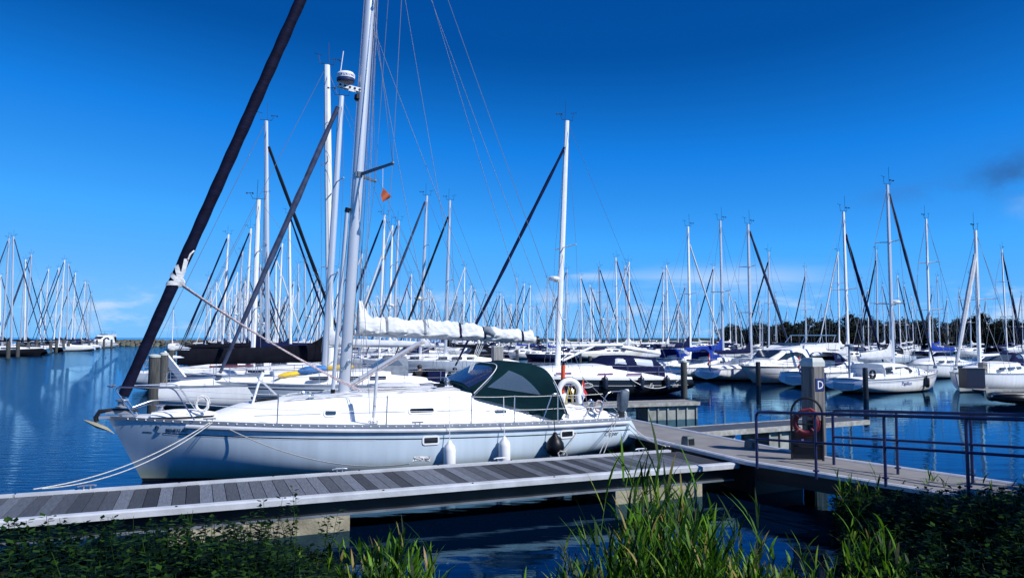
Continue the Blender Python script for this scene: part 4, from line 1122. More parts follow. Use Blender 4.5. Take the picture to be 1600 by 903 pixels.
        pp.tube([(10.40, sd * 1.355, 1.28), (11.15, sd * 1.16, 1.28)], .012, 6); pp.build('pushpit', STEEL, root)
    # anchor on the bow roller
    ro = MB(); ro.bar((.5, -.0, 1.33), (-.16, -.0, 1.30), .16, .05); ro.bar((.45, 0, 1.38), (-.05, 0, 1.40), .07, .06); ro.build('bow_roller', TOERAIL, root, smooth=0)
    an = MB()
    an.tube([(.55, -.01, 1.42), (.1, -.01, 1.45), (-.16, -.01, 1.42), (-.22, -.01, 1.30), (-.2, -.01, 1.22)], [.025, .032, .045, .05, .045], 8)
    anc = an.build('anchor', BLACKP, root)
    fl = MB()
    for sd in (-1, 1): fl.loft([[(-.44, sd * .02, 1.27), (-.41, sd * .02, 1.24), (-.41, sd * .05, 1.26)], [(-.22, sd * .03, 1.22), (-.2, sd * .03, 1.10), (-.22, sd * .17, 1.17)], [(.0, sd * .01, 1.10), (.0, sd * .01, 1.03), (.0, sd * .1, 1.06)], [(.12, 0, .98), (.12, 0, .965), (.12, sd * .02, .97)]])
    fl.build('anchor_fluke', mat('galvanised_anchor', (.32, .30, .22), .6, metal=.2, var=.3), anc, smooth=0)
    wl = MB(); wl.lathe([(.10, 0), (.10, .06), (.06, .09), (.06, .15), (.1, .17), (.02, .2)], (.95, .0, 1.34), 12); wl.build('windlass', STEEL, root)
    # bundle on the foredeck
    fb_ = MB(); rings = []
    for i in range(13):
        t = i / 12; x = lerp(.80, 2.0, t); ww = .30 * math.sin(math.pi * (.18 + .70 * t)) + .05; hh = .13 * math.sin(math.pi * (.2 + .68 * t))
        rings.append([(x, -.18 + ww * math.cos(a), 1.31 + max(0, hh * math.sin(a) * (1 + .1 * noise.noise((x * 5, a, 0))))) for a in (2 * math.pi * q / 14 for q in range(14))])
    fb_.loft(rings); fb_.build('locker_lid', WHITE, root, smooth=60)
    # cockpit: pedestal, wheel, winches
    pd = MB(); pd.loft([[(9.85 + a * s_, b * s_, z) for a, b in ((-.22, -.24), (.22, -.24), (.22, .24), (-.22, .24))] for z, s_ in ((.60, 1), (1.50, .95), (1.62, .8))]); pd.build('helm_pedestal', WHITE, root, smooth=0)
    wh = MB(); wh.tube([(10.14, .40 * math.cos(a), 1.42 + .40 * math.sin(a)) for a in (2 * math.pi * i / 28 for i in range(28))], .018, 6, closed=True)
    for i in range(6): a = math.pi * i / 3; wh.tube([(10.14, 0, 1.42), (10.14, .4 * math.cos(a), 1.42 + .4 * math.sin(a))], .010, 5)
    wh.build('steering_wheel', STEEL, root)
    for x, y, z in ((10.25, -1.12, 1.25), (10.25, 1.12, 1.25), (8.85, -1.16, 1.42), (6.9, -.55, 1.78)):
        wi = MB(); wi.lathe([(.09, 0), (.09, .03), (.065, .05), (.058, .10), (.075, .14), (.07, .16), (.04, .17), (.02, .2)], (x, y, z), 16); wi.build('winch', STEEL, root)
    ow = MB(); ow.lathe([(.0, 0), (.06, .0), (.06, .01), (0, .012)], cab_frame(9.55, .25, -1).translation, 14, Matrix.Rotation(R(90), 4, 'X')); ow.build('shore_power_socket', TOERAIL, cab)
    for x in (1.9, 5.9, 10.7):
        c_ = MB(); t = x / L; b = h.b(t) - .1; z = h.zs(t) + .02
        c_.tube([(x - .12, -b, z + .06), (x + .12, -b, z + .06)], .014, 6); 
        for q in (-.05, .05): c_.tube([(x + q, -b, z), (x + q, -b, z + .06)], .014, 6)
        c_.build('deck_cleat', STEEL, root)
    # green canvas spray tent
    arches = [(7.34, 1.66, 1.04, 7.06, 1.84), (7.36, 1.65, 1.12, 8.05, 2.28), (8.40, 1.42, 1.28, 8.50, 2.34), (9.05, 1.27, 1.36, 8.92, 2.29), (9.52, 1.14, 1.42, 9.08, 2.23)]
    f = hood_points(arches); hd = hood_mesh(f, 26, 36, 4).build('sprayhood', TEALC, root, smooth=60)
    fl_ = MB(); sk = []
    for i in range(21):
        u = .35 + 3.65 * i / 20; p = f(u, 0.0); lowz = 1.16 if u > 3.5 else p.z - lerp(.10, .24, smooth(1.2, 3.6, u))
        sk.append([p + Vector((0, .004, .02)), Vector((p.x + (.03 if u < 3.5 else .06), p.y - .03, min(lowz, p.z - .02)))])
    fl_.loft(sk, close=False); fl_.build('hood_skirt', TEALC, hd, smooth=60)
    pz = hood_patch(f, ((.10, .08), (.88, .10), (.88, .90), (.10, .92)), .012, 14); pz.build('hood_window', PLASTICD, hd, smooth=60)
    # triangular side windows, rounded
    for flip in (0, 1):
        Vv = (lambda v: 1 - v) if flip else (lambda v: v)
        pw = hood_patch(f, ((1.14, Vv(.016)), (2.75, Vv(.022)), (2.05, Vv(.12)), (1.50, Vv(.20))), .014, 12); o = pw.build('hood_window', PLASTIC, hd, smooth=60)
    wb = MB(); wb.tube([f(1.0, j / 60) + Vector((-.01, 0, .012)) for j in range(61)], .010, 6); wb.tube([f(4.0, j / 60) for j in range(61)], .008, 6); wb.build('hood_piping', FENDW, hd)
    fr = MB(); fr.tube([f(1.0, j / 30) - Vector((0, 0, .03)) for j in range(31)], .014, 6); fr.tube([f(3.9, j / 30) - Vector((0, 0, .03)) for j in range(31)], .014, 6); fr.build('hood_frame', STEEL, hd)
    # coiled ropes on the rails
    rp = random.Random(2)
    for cx_, cy_, cz_, s_, mm in ((1.75, -.55, 1.62, .20, WIREW), (10.35, -1.33, 1.35, .16, STRIPED), (11.05, -1.16, 1.05, .22, WIREW)):
        c_ = MB(); pts = []
        for i in range(110):
            a = i * .62; k_ = s_ * (.7 + .3 * noise.noise((i * .13, cx_, 0))); pts.append((cx_ + k_ * math.cos(a) * .9, cy_ + .05 * noise.noise((i * .21, 3, cx_)), cz_ - .06 + k_ * math.sin(a) * 1.15))
        c_.tube(pts, .009, 5); c_.build('rope_coil', mm, root)
    return root, h
MAIN, MHULL = build_main()

def fender(kind, loc, top, material, label, group=None, s=1.0):
    o = thing('fender', label, 'fender', loc, 0, group)
    b = MB()
    if kind == 'ball': prof = [(0, -.22), (.08, -.21), (.17, -.14), (.205, -.03), (.19, .07), (.13, .17), (.06, .24), (.035, .30), (0, .31)]
    else: prof = [(0, -.30), (.06, -.30), (.11, -.24), (.125, -.15), (.125, .15), (.105, .23), (.05, .29), (.03, .34), (0, .345)]
    b.lathe([(r * s, z * s) for r, z in prof], (0, 0, 0), 20); b.build('fender_body', material, o, smooth=60)
    l = MB(); e = Vector(top) - Vector(loc); l.tube([(0, 0, .30 * s), e], .008, 6); l.build('lanyard', WIREW if material is FENDW else BLACK, o)
    return o
for x, kind, z, mt_, lb in ((6.52, 'cyl', .44, FENDW, 'white fender on the big sailboat side beside the forward hull window'), (7.74, 'cyl', .46, FENDW, 'white fender on the big sailboat side midway between the hull windows'), (8.93, 'ball', .53, BLACK, 'black ball fender with a knotted rope on the big sailboat side')):
    t = x / 11.15; b = MHULL.b(t); p = main_w(x, -b - (.15 if kind == 'cyl' else .22), z); q = main_w(x + .02, -b - .04, MHULL.zs(t) + (.62 if x > 7.9 or x < 7 else .6))
    fender(kind, p, q, mt_, lb)
kn = MB(); p = main_w(8.98, -MHULL.b(.8) - .46, .38)
kn.tube([p + Vector((.09 * math.cos(i * .9) * (1 + .3 * math.sin(i)), .05 * math.sin(i * 1.3), .08 * math.sin(i * .9))) for i in range(26)], .013, 6)
# ropes -------------------------------------------------------------
def rope(name, paths, r, material, label, cat='rope'):
    o = MB()
    for p in paths: o.tube(p, r, 6)
    return tag(o.build(name, material), label, cat)
bowc = main_w(1.95, -MHULL.b(.175) + .06, MHULL.zs(.175) + .05)
cl0 = dock_pt(-16.0 + .03, 1.88, .60)
cl0 = at_z(52, 764, .60)
mid = at_d(205, 722, 13.0)
rope('mooring_rope', [bez(bowc, bowc.lerp(cl0, .5) + Vector((0, -.15, -.42)), cl0, 20), bez(bowc + Vector((.05, 0, 0)), bowc.lerp(cl0, .5) + Vector((.08, -.2, -.53)), cl0 + Vector((.1, .05, 0)), 20)], .0095, mat('bow_rope', (.5, .5, .47), .8, var=.3, vscale=50), 'doubled pale rope from the big sailboat bow down to the pier cleat')
sp0 = main_w(2.0, -MHULL.b(.18) + .05, MHULL.zs(.18) + .03); sp1 = at_z(640, 724, .60)
rope('mooring_rope', [bez(sp0, sp0.lerp(sp1, .55) + Vector((0, 0, -.62)), sp1, 24)], .011, mat('grey_rope', (.38, .37, .36), .8, var=.3, vscale=50), 'thin grey spring line sagging along the big sailboat side to the rope heap')
hp = at_z(659, 722, .62); rnd_ = random.Random(4)
hp = hp - Vector((0, 0, .03))
rope('rope_heap', [[hp + Vector((.13 * math.sin(i * 1.1) + .05 * math.sin(i * .37), .08 * math.cos(i * 1.3), .05 + .07 * abs(math.sin(i * .7)))) for i in range(40)]], .014, mat('pale_rope', (.58, .57, .54), .8, var=.3, vscale=50), 'small heap of grey rope tied on the pier edge cleat amidships')
a = main_w(9.0, -MHULL.b(.8) - .44, .36)
rope('mooring_rope', [sag(main_w(10.25, -1.15, 1.3), main_w(9.05, -MHULL.b(.81) - .40, .36), .02, 8), [Vector(v) for v in kn.v[::1]][:0] or [p + Vector((.09 * math.cos(i * .9) * (1 + .3 * math.sin(i)), .05 * math.sin(i * 1.3), .08 * math.sin(i * .9))) for i in range(26)]], .010, mat('grey_rope', (.38, .37, .36)), 'thin rope from the cockpit winch to the knot at the black ball fender')
s0 = main_w(11.1, -1.15, 1.0); s1 = at_z(1040, 697, .60)
rope('mooring_rope', [bez(s0, s0.lerp(s1, .5) + Vector((0, 0, -.22)), s1, 16), bez(s0 + Vector((.03, 0, -.02)), s0.lerp(s1, .5) + Vector((0, 0, -.30)), s1 + Vector((.08, 0, 0)), 16)], .012, WIREW, 'doubled white stern rope from the big sailboat to the end of the planked pier')
s2 = main_w(10.75, -1.36, .98); s3 = at_z(937, 708, .57)
rope('mooring_rope', [[s2, s3], [s2 + Vector((.06, 0, 0)), s3 + Vector((.08, 0, 0))]], .008, mat('grey_rope', (.38, .37, .36)), 'twin thin ropes straight down the stern quarter of the big sailboat')

# things hung at the stern
def horseshoe():
    o = thing('lifebuoy', 'white horseshoe lifebuoy on the stern rail of the big sailboat', 'lifebuoy', main_w(10.05, -.35, 1.58))
    b = MB(); pts = [(.27 * math.cos(a), 0, .27 * math.sin(a)) for a in (R(-25 + 230 * i / 24) for i in range(25))]
    pts += [(-.27, 0, -.26)]; pts = [(.27, 0, -.30)] + pts
    b.tube(pts, .075, 12, flat=1.0); b.build('foam_ring', FENDW, o, smooth=60)
    c = MB(); c.tube([(x * 1.24, .0, z * 1.24) for x, y, z in pts[1:-1]], .020, 8); c.build('blue_binding', NAVY, o)
    ln = MB(); ln.tube([(-.1, -.02, -.3), (.0, -.05, .1), (.08, -.02, -.28), (.12, -.03, .05)], .018, 6); ln.build('floating_line', YELLOW, o)
    o.rotation_euler.z = R(18)
horseshoe()
dn = thing('danbuoy', 'orange danbuoy tube standing upright at the big sailboat stern', 'buoy', main_w(9.95, -.2, 1.3))
b_ = MB(); b_.tube([(0, 0, .24), (.02, 0, .92)], .052, 12); b_.build('orange_tube', ORANGE, dn)
b_ = MB(); b_.tube([(0, 0, -.45), (0, 0, .26)], .022, 8); b_.tube([(.02, 0, .92), (.03, 0, 1.0)], .03, 8); b_.tube([(.03, 0, 1.0), (.05, 0, 1.75)], .009, 6); b_.build('staff', BLACK, dn)
b_ = MB(); b_.tube([(.005, 0, .50), (.006, 0, .535)], .0545, 12); b_.build('dark_band', BLACK, dn)

def ensign(loc, rz, s, label, staff=True, drop=None):
    """furled-down red white blue flag hanging from a slanted staff"""
    o = thing('flag', label, 'flag', loc, rz)
    st = MB(); tip = Vector((.28, 0, .95)) * s; st.tube([(0, 0, 0), tip], .011 * s + .004, 6); st.build('flag_staff', TEAK, o)
    for i, mm in enumerate((REDF, WHITEF, BLUEF)):
        w = MB(); rings = []
        for j in range(13):
            v = j / 12; row = []
            for k in range(4):
                u = i / 3 + k / 9
                # hoist runs down the staff, the fly droops
                hp_ = tip * (1 - .62 * u)
                row.append(hp_ + Vector((.10 * v + .05 * math.sin(v * 9 + u * 5) * v + .02, .055 * math.sin(v * 11 + u * 4) * (.3 + v), -.62 * v * (1 - .15 * u) - .02)) * s)
            rings.append(row)
        w.loft(rings, close=False); w.build('flag_stripe', mm, o, smooth=70)
    return o
ensign(main_w(10.42, -.05, 1.28), MH, .62, 'red white and blue flag drooping from the big sailboat stern staff')
pn = MB(); q = main_w(5.36, -.62, 6.22); rings = []
for i in range(9):
    v = i / 8; rings.append([q + Vector((.02 + .18 * v + .0, .03 * math.sin(v * 7), .0 - .20 * v)), q + Vector((.0 + .02 * v - .05 * (1 - v), .05 * math.sin(v * 6 + 1), -.15 - .20 * v + .05 * (v > .9)))])
pn.loft(rings, close=False)
o = thing('pennant', 'small red and orange pennant hanging under the spreader of the big sailboat', 'flag', (0, 0, 0))
pn.build('pennant_cloth', mat('red_orange_cloth', (.70, .16, .06), .7, var=.25, vscale=8), o, smooth=70)
pl = MB(); pl.tube([q + Vector((0, 0, .45)), q], .006, 5); pl.build('pennant_halyard', WIREW, o)

om = thing('outboard_motor', 'outboard motor under a grey cover clamped on the big sailboat stern rail', 'outboard motor', main_w(11.02, -1.22, 1.12), MH)
b_ = MB(); b_.loft([[(.0 + x * s_ + dx, y * s_, z) for x, y in rounded_rect(.26, .22, .07)] for z, s_, dx in ((.02, .55, 0), (.12, .9, .02), (.36, 1.0, .04), (.48, .95, .06), (.53, .6, .07))]); b_.build('motor_cover', mat('motor_cover_grey', (.06, .09, .13), .6, var=.35, vscale=9, bump=.4), om, smooth=60)
b_ = MB(); b_.loft([[(x * s_, y * s_, z) for x, y in rounded_rect(.12, .12, .03)] for z, s_ in ((-.30, .7), (.03, 1))]); b_.tube([(-.1, 0, .0), (-.02, 0, .05)], .03, 6); b_.build('motor_leg', DARKST, om)
b_ = MB(); b_.lathe([(.0, 0), (.05, 0), (.06, .04), (.05, .08), (0, .09)], (.13, -.02, .46), 10); b_.build('tank_cap', FENDW, om)
# ================================================================== WALKWAY FURNITURE
def railing(label, side_pts, n_posts, first_curve=True):
    """two-bar tube railing along a straight line"""
    a, b = Vector(side_pts[0]), Vector(side_pts[1]); d = (b - a); L = d.length; d.normalize()
    o = thing('railing', label, 'railing', a)
    hz = .93; sl = (b.z - a.z)
    P = lambda t, z: Vector((d.x * t, d.y * t, (sl * t / L) + z))
    t = MB(); t.tube(fillet([P(0, -.05), P(0, hz), P(L, hz)], .10, 6), .026, 10); t.build('top_rail', RAILB, o)
    m = MB(); m.tube([P(0, .46), P(L, .46)], .021, 8); m.build('middle_rail', RAILB, o)
    m = MB(); m.tube([P(.05, .08), P(L, .08)], .012, 6)
    for i in range(1, n_posts):
        q = MB(); tt = L * i / (n_posts - 1); q.tube([P(tt, -.12), P(tt, hz)], .024, 8); q.lathe([(.05, 0), (.05, .02)], P(tt, .0), 10); q.build('post', RAILB, o)
    return o
nr0 = at_z(1183, 727, .66); nd = Vector((W_NEAR[3].x - W_NEAR[2].x, W_NEAR[3].y - W_NEAR[2].y, 0)).normalized()
railing('dark blue two bar railing along the grassy near edge of the ramp', (nr0, nr0 + nd * 5.9 + Vector((0, 0, .35))), 6)
fr0 = at_z(1303, 723, .66)
railing('dark blue two bar railing along the water side of the ramp', (fr0, fr0 + nd * 5.9 + Vector((0, 0, .35))), 6)

def pile_d():
    b = at_z(1277, 714, .6); o = thing('mooring_pile', 'thick square grey timber pile with white cap and letter D plate beside the walkway', 'mooring pile', (b.x + .05, b.y + .25, 0), R(25))
    w = .335
    m = MB(); m.loft([[(x * s, y * s, z) for x, y in ((-w / 2 + .03, -w / 2), (w / 2 - .03, -w / 2), (w / 2, -w / 2 + .03), (w / 2, w / 2 - .03), (w / 2 - .03, w / 2), (-w / 2 + .03, w / 2), (-w / 2, w / 2 - .03), (-w / 2, -w / 2 + .03))] for z, s in ((-1, 1), (.8, 1), (1.6, 1), (2.34, .97))])
    m.build('post', mat('grey_brown_pile', (.15, .145, .14), .88, var=.45, vscale=4, stretch=(5, 5, .35), bump=.7, bscale=9), o, smooth=0)
    c = MB(); c.loft([[(x * s, y * s, z) for x, y in ((-.155, -.155), (.155, -.155), (.155, .155), (-.155, .155))] for z, s in ((2.33, 1.06), (2.42, 1.06), (2.50, .82))]); c.build('cap', mat('pale_cap', (.50, .53, .50), .6, var=.2), o, smooth=0)
    s = MB(); s.box((.0, -.172, 1.98), (.22, .012, .24)); p = s.build('letter_plate', mat('sign_blue', (.012, .025, .13), .45), o, smooth=0)
    lettering('D', .23, frame_matrix((-.078, -.180, 1.90), (1, 0, 0), (0, 0, 1)), TEXTW, p)
    return o
pile_d()

def ring_stand():
    b = at_z(1262, 719, .62); o = thing('lifebuoy_stand', 'black arched stand carrying the red lifebuoy beside the pile', 'stand', b, R(-20))
    f = MB(); f.tube([(-.27, 0, -.2), (-.27, 0, .85)] + [(-.27 * math.cos(a), 0, .85 + .30 * math.sin(a)) for a in (math.pi * i / 16 for i in range(1, 16))] + [(.27, 0, .85), (.27, 0, -.2)], .022, 8)
    f.tube([(-.27, 0, .66), (.27, 0, .66)], .016, 6); f.tube([(-.27, 0, .24), (.27, 0, .24)], .016, 6); f.build('arch_frame', BLACKP, o)
    k = MB(); k.box((.13, .03, .38), (.24, .02, .72)); k.box((-.02, .02, .27), (.50, .015, .50)); k.build('back_board', BLACKP, o, smooth=0)
    q = MB(); q.box((-.08, -.035, .37), (.13, .008, .11)); pl = q.build('notice_plate', REDP, o, smooth=0)
    q = MB(); q.box((-.08, -.041, .37), (.045, .006, .05)); q.build('notice_panel', TEXTW, pl, smooth=0)
    r = thing('lifebuoy', 'dark red round lifebuoy hanging on the black arched stand', 'lifebuoy', b + Vector((math.cos(R(-20)) * -.08 + .02, -.09, .70)), R(-20))
    t = MB(); t.tube([(.185 * math.cos(a), 0, .185 * math.sin(a)) for a in (2 * math.pi * i / 28 for i in range(28))], .052, 10, closed=True); t.build('ring', REDP, r, smooth=60)
    for a in (45, 135, 225, 315):
        w = MB(); w.tube([((.185 + .056 * math.cos(c)) * math.cos(R(a)), .056 * math.sin(c), (.185 + .056 * math.cos(c)) * math.sin(R(a))) for c in (2 * math.pi * i / 10 for i in range(10))], .012, 5, closed=True); w.build('band', mat('faded_band', (.42, .12, .12), .6), r)
    g = MB(); g.tube([(.245 * math.cos(a), -.01, .245 * math.sin(a) + .008 * math.sin(5 * a)) for a in (2 * math.pi * i / 40 for i in range(40))], .009, 5, closed=True); g.tube([(-.05, -.06, .22), (.08, -.07, .26), (.2, -.06, .18)], .03, 6); g.build('grab_line', mat('dark_red_rope', (.22, .02, .03), .8), r)
ring_stand()
def box_thing(px, py, z, w, h, rz, label):
    b = at_z(px, py, z); o = thing('power_box', label, 'power box', b, rz)
    m = MB(); m.loft([[(x * s, y * s, zz) for x, y in rounded_rect(w, .22, .02, 2)] for zz, s in ((-.02, 1), (h * .8, .9), (h, .75))]); m.build('housing', mat('box_grey', (.10, .12, .12), .6, var=.25), o, smooth=0)
    f = MB(); f.box((w * .5, 0, h * .45), (.012, .14, h * .6)); f.build('socket_panel', BLACKP, o, smooth=0)
box_thing(1075, 696, .62, .22, .20, R(-60), 'small grey power box on the walkway edge at the end of the planked pier')
box_thing(1174, 700, .62, .22, .17, R(-60), 'small grey power box on the far walkway edge left of the railing')

def pile(px, py_foot, py_top, wpx, label, square=False, cap=True, rz=.3, lean=0.0, m=None):
    b = at_z(px, py_foot, 0); d = b.y; r = wpx / FPX * d / 2; zt = EYE - (py_top - 527) / FPX * d
    o = thing('mooring_pile', label, 'mooring pile', b, rz, 'mooring piles')
    q = MB()
    if square: q.loft([[(x, y, z) for x, y in ((-r, -r), (r, -r), (r, r), (-r, r))] for z in (-1, zt)])
    else: q.lathe([(r * 1.02, -1), (r * 1.02, .3), (r, zt * .6), (r * .97, zt - .03), (r * .9, zt)], (0, 0, 0), 14)
    q.build('post', m or (WOODG if square else WOODP), o, smooth=40)
    if cap:
        c = MB(); c.lathe([(r * 1.04, zt - .02), (r * 1.06, zt + .05), (r * .6, zt + .09), (0, zt + .10)], (0, 0, 0), 14) if not square else c.box((0, 0, zt + .02), (2.1 * r, 2.1 * r, .05)); c.build('cap', mat('pale_cap', (.50, .53, .50), .6), o, smooth=40)
    return o
pile(239, 646, 557, 17, 'round weathered pile with pale cap, front one of the pair off the big sailboat bow')
pile(254, 640, 554, 13, 'round weathered pile with pale cap, rear one of the pair off the big sailboat bow')
pile(266, 622, 546, 12, 'round weathered pile standing just behind the pair of piles off the big sailboat bow')
pile(777, 628, 542, 15, 'square grey timber pile rising behind the green sprayhood', square=True, cap=True, m=mat('pale_timber', (.30, .29, .28), .85, var=.3, stretch=(4, 4, .4)))
pile(1069, 621, 565, 10, 'round dark pile with pale band in the water off the black sailboat stern', cap=True)
pile(1185, 602, 565, 7.5, 'slim dark pile in front of the motor yacht', cap=False, m=BLACKP)
pile(1353, 623, 574, 8, 'slim black pile in front of the pilothouse sailboat', cap=False, m=BLACKP)
pile(1537, 612, 566, 9, 'square grey timber pile beside the dark cabinet on the far pier', square=True, cap=False)
pile(808, 580, 546, 5, 'thin dark pile behind the big sailboat boom end', cap=False)
pile(907, 585, 549, 4, 'thin dark pile behind the black sailboat cabin', cap=False)
pile(922, 585, 556, 6, 'short stout dark pile behind the black sailboat cabin', cap=False)
o = thing('cabinet', 'dark navy cabinet standing on the far pier beside the square pile', 'cabinet', at_z(1519, 606, .42), R(5))
q = MB(); q.box((0, 0, .47), (.95, .6, .94)); q.build('housing', mat('cabinet_navy', (.008, .009, .03), .4), o, smooth=0)
q = MB(); q.box((0, 0, .955), (1.0, .65, .03)); q.build('lid', BLACKP, o, smooth=0)

# ================================================================== NEAR NEIGHBOURS
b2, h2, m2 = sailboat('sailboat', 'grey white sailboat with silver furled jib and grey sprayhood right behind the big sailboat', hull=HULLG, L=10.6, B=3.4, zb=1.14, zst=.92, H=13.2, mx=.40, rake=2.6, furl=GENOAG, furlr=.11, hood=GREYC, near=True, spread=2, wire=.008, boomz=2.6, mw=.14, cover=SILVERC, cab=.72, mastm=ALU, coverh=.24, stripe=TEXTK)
put_bow(b2, 338, 30.0, HD)
M = h2.frame(.9, .80, -1, .006); em = MB(); em.tube([M @ Vector(p) for p in ((-.05, .06, 0), (0, .09, 0), (.03, .05, 0), (-.03, 0, 0), (0, -.06, 0), (.06, -.06, 0))], .016, 5, flat=.3); em.build('emblem', TEXTK, b2)
for k, x in enumerate((4.4, 7.2)): port_light(h2.frame(x, .62, -1, .006), .42, .12, b2, 'hull_window', .02, .02)
loc = lambda o, x, y, z: o.location + Matrix.Rotation(o.rotation_euler.z, 3, 'Z') @ Vector((x, y, z))
sb = thing('sail_bundle', 'yellow and bright blue folded sail lying on the deck behind the big sailboat mast', 'sail', loc(b2, 2.5, -.5, 1.34), HD)
def lump(a, b, r, material, name, par, seed):
    m = MB(); rings = []; n = 12
    for i in range(n + 1):
        t = i / n; c = Vector(a).lerp(Vector(b), t); s = math.sin(math.pi * (.1 + .8 * t)) ** .6
        rings.append([c + Vector((0, math.cos(q) * r * 1.3 * s * (1 + .25 * noise.noise((t * 5, q, seed))), math.sin(q) * r * s * (1 + .3 * noise.noise((t * 6, q * 1.3, seed + 5))))) for q in (2 * math.pi * k / 10 for k in range(10))])
    m.loft(rings); return m.build(name, material, par, smooth=60)
lump((-.15, 0, 0), (.75, 0, .14), .12, YELLOW, 'yellow_end', sb, 1); lump((.62, 0, .18), (1.75, 0, .30), .17, BLUECL, 'blue_middle', sb, 2); lump((1.6, .25, .30), (2.9, .3, .34), .10, YELLOW, 'yellow_tail', sb, 3)

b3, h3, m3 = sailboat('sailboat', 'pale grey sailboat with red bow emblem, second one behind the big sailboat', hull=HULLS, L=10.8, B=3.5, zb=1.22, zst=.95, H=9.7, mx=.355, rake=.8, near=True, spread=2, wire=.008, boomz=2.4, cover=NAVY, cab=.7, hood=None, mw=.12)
put_bow(b3, 262, 35.6, HD)
M = h3.frame(2.1, .88, -1, .006); em = MB(); em.tube([M @ Vector((x, y, 0)) for x, y in ((-.08, -.02), (-.03, .02), (.02, .0), (.06, .10))], .02, 5, flat=.3); em.build('emblem', TEXTR, b3)
lettering('GIB', .16, M @ Matrix.Translation((-.12, -.22, 0)), TEXTR, b3) if False else None
em = MB()
for k in range(3): em.box((M @ Vector((-.08 + .09 * k, -.10, 0))), (.06, .01, .09))
em.build('emblem_blocks', TEXTR, b3)
wp = thing('boarding_plank', 'white plank slanting down to the bow of the second sailboat behind', 'plank', at_d(255, 553, 33.5))
q = MB(); e = at_d(287, 593, 33.0) - wp.location; q.bar((0, 0, 0), e, .10, .34); q.build('board', WHITE, wp, smooth=0)
b4, h4, m4 = sailboat('sailboat', 'sailboat moored bow in with a long black boom cover behind the two neighbour boats', L=12.0, B=3.8, zb=1.3, zst=1.0, H=14.9, mx=.44, rake=1.5, near=True, spread=2, wire=.009, boomz=2.15, boomL=.52, cover=BLACKC, coverh=.40, low=.34, cab=.55, mw=.16, mastm=ALUW, furl=None)
put_mast(b4, m4, 511, 102, HD + math.pi, 14.9)
# red canoe-like kayak racks on the boat behind the bow
for k, (px, py, ln) in enumerate(((362, 573, 2.0), (372, 584, 2.4), (360, 592, 2.6))):
    o = thing('red_pole', 'long red tube lying along the deck of the second sailboat behind', 'tube', at_d(px - 35, py, 36.2 + k * .3), HD, 'red tubes on deck')
    q = MB(); q.tube([(0, 0, 0), (ln, 0, .03)], .05, 8); q.build('tube', REDP, o)

# person in the cockpit behind the big sailboat
def seated_person(loc, rz):
    o = thing('person', 'person in dark jacket seated with back turned in the cockpit behind the big sailboat', 'person', loc, rz)
    # local: x right, y forward (away from the camera), z up from the seat
    V = [(0, 0, .06), (0, .0, .28), (0, .02, .48), (0, .05, .58), (0, .07, .66), (0, .07, .74),
         (-.17, .02, .50), (-.25, .06, .27), (-.18, .24, .16), (-.15, .31, .16), (.17, .02, .50), (.25, .06, .27), (.18, .24, .16), (.15, .31, .16),
         (-.10, .10, .03), (-.14, .46, .05), (-.15, .50, -.36), (-.15, .62, -.40), (.10, .10, .03), (.14, .46, .05), (.15, .50, -.36), (.15, .62, -.40)]
    E_ = [(0, 1), (1, 2), (2, 3), (3, 4), (4, 5), (2, 6), (6, 7), (7, 8), (8, 9), (2, 10), (10, 11), (11, 12), (12, 13), (0, 14), (14, 15), (15, 16), (16, 17), (0, 18), (18, 19), (19, 20), (20, 21)]
    Rr = [.16, .15, .14, .06, .085, .075, .075, .055, .04, .038, .075, .055, .04, .038, .10, .075, .055, .045, .10, .075, .055, .045]
    def skin(name, idx, grow, m):
        mp = {v: i for i, v in enumerate(idx)}; me = bpy.data.meshes.new(name); me.from_pydata([V[i] for i in idx], [(mp[a], mp[b]) for a, b in E_ if a in mp and b in mp], [])
        q = bpy.data.objects.new(name, me); COL.objects.link(q); q.parent = o
        md = q.modifiers.new('skin', 'SKIN'); me.skin_vertices[0].data[0].use_root = True
        for i, v in enumerate(idx): me.skin_vertices[0].data[i].radius = (Rr[v] + grow,) * 2
        md2 = q.modifiers.new('sub', 'SUBSURF'); md2.levels = md2.render_levels = 2
        me.materials.append(m); return q
    skin('body', list(range(22)), 0, SKIN)
    skin('jacket', [0, 1, 2, 6, 7, 8, 10, 11, 12], .045, mat('dark_jacket', (.010, .011, .016), .8, var=.3))
    skin('trousers', [0, 14, 15, 16, 18, 19, 20], .03, mat('dark_trousers', (.02, .022, .035), .8, var=.3))
    hr = MB(); hr.lathe([(.0, -.02), (.088, .0), (.105, .06), (.095, .12), (.05, .155), (0, .165)], (0, .055, .655), 14); hr.build('hair', HAIR, o, smooth=60)
seated_person(loc(b2, 8.15, -.55, .92), HD * .4)
dl = thing('deck_locker', 'dark blue canvas covered locker on the neighbour boat aft of the seated person', 'locker', loc(b2, 8.75, -.95, .98), HD)
q = MB(); q.box((0, 0, .27), (.75, .4, .5)); q.build('canvas_cover', NAVY, dl, smooth=0); q = MB(); q.box((-.02, .0, .54), (.8, .45, .05)); q.build('lid', BLACKC, dl, smooth=0)

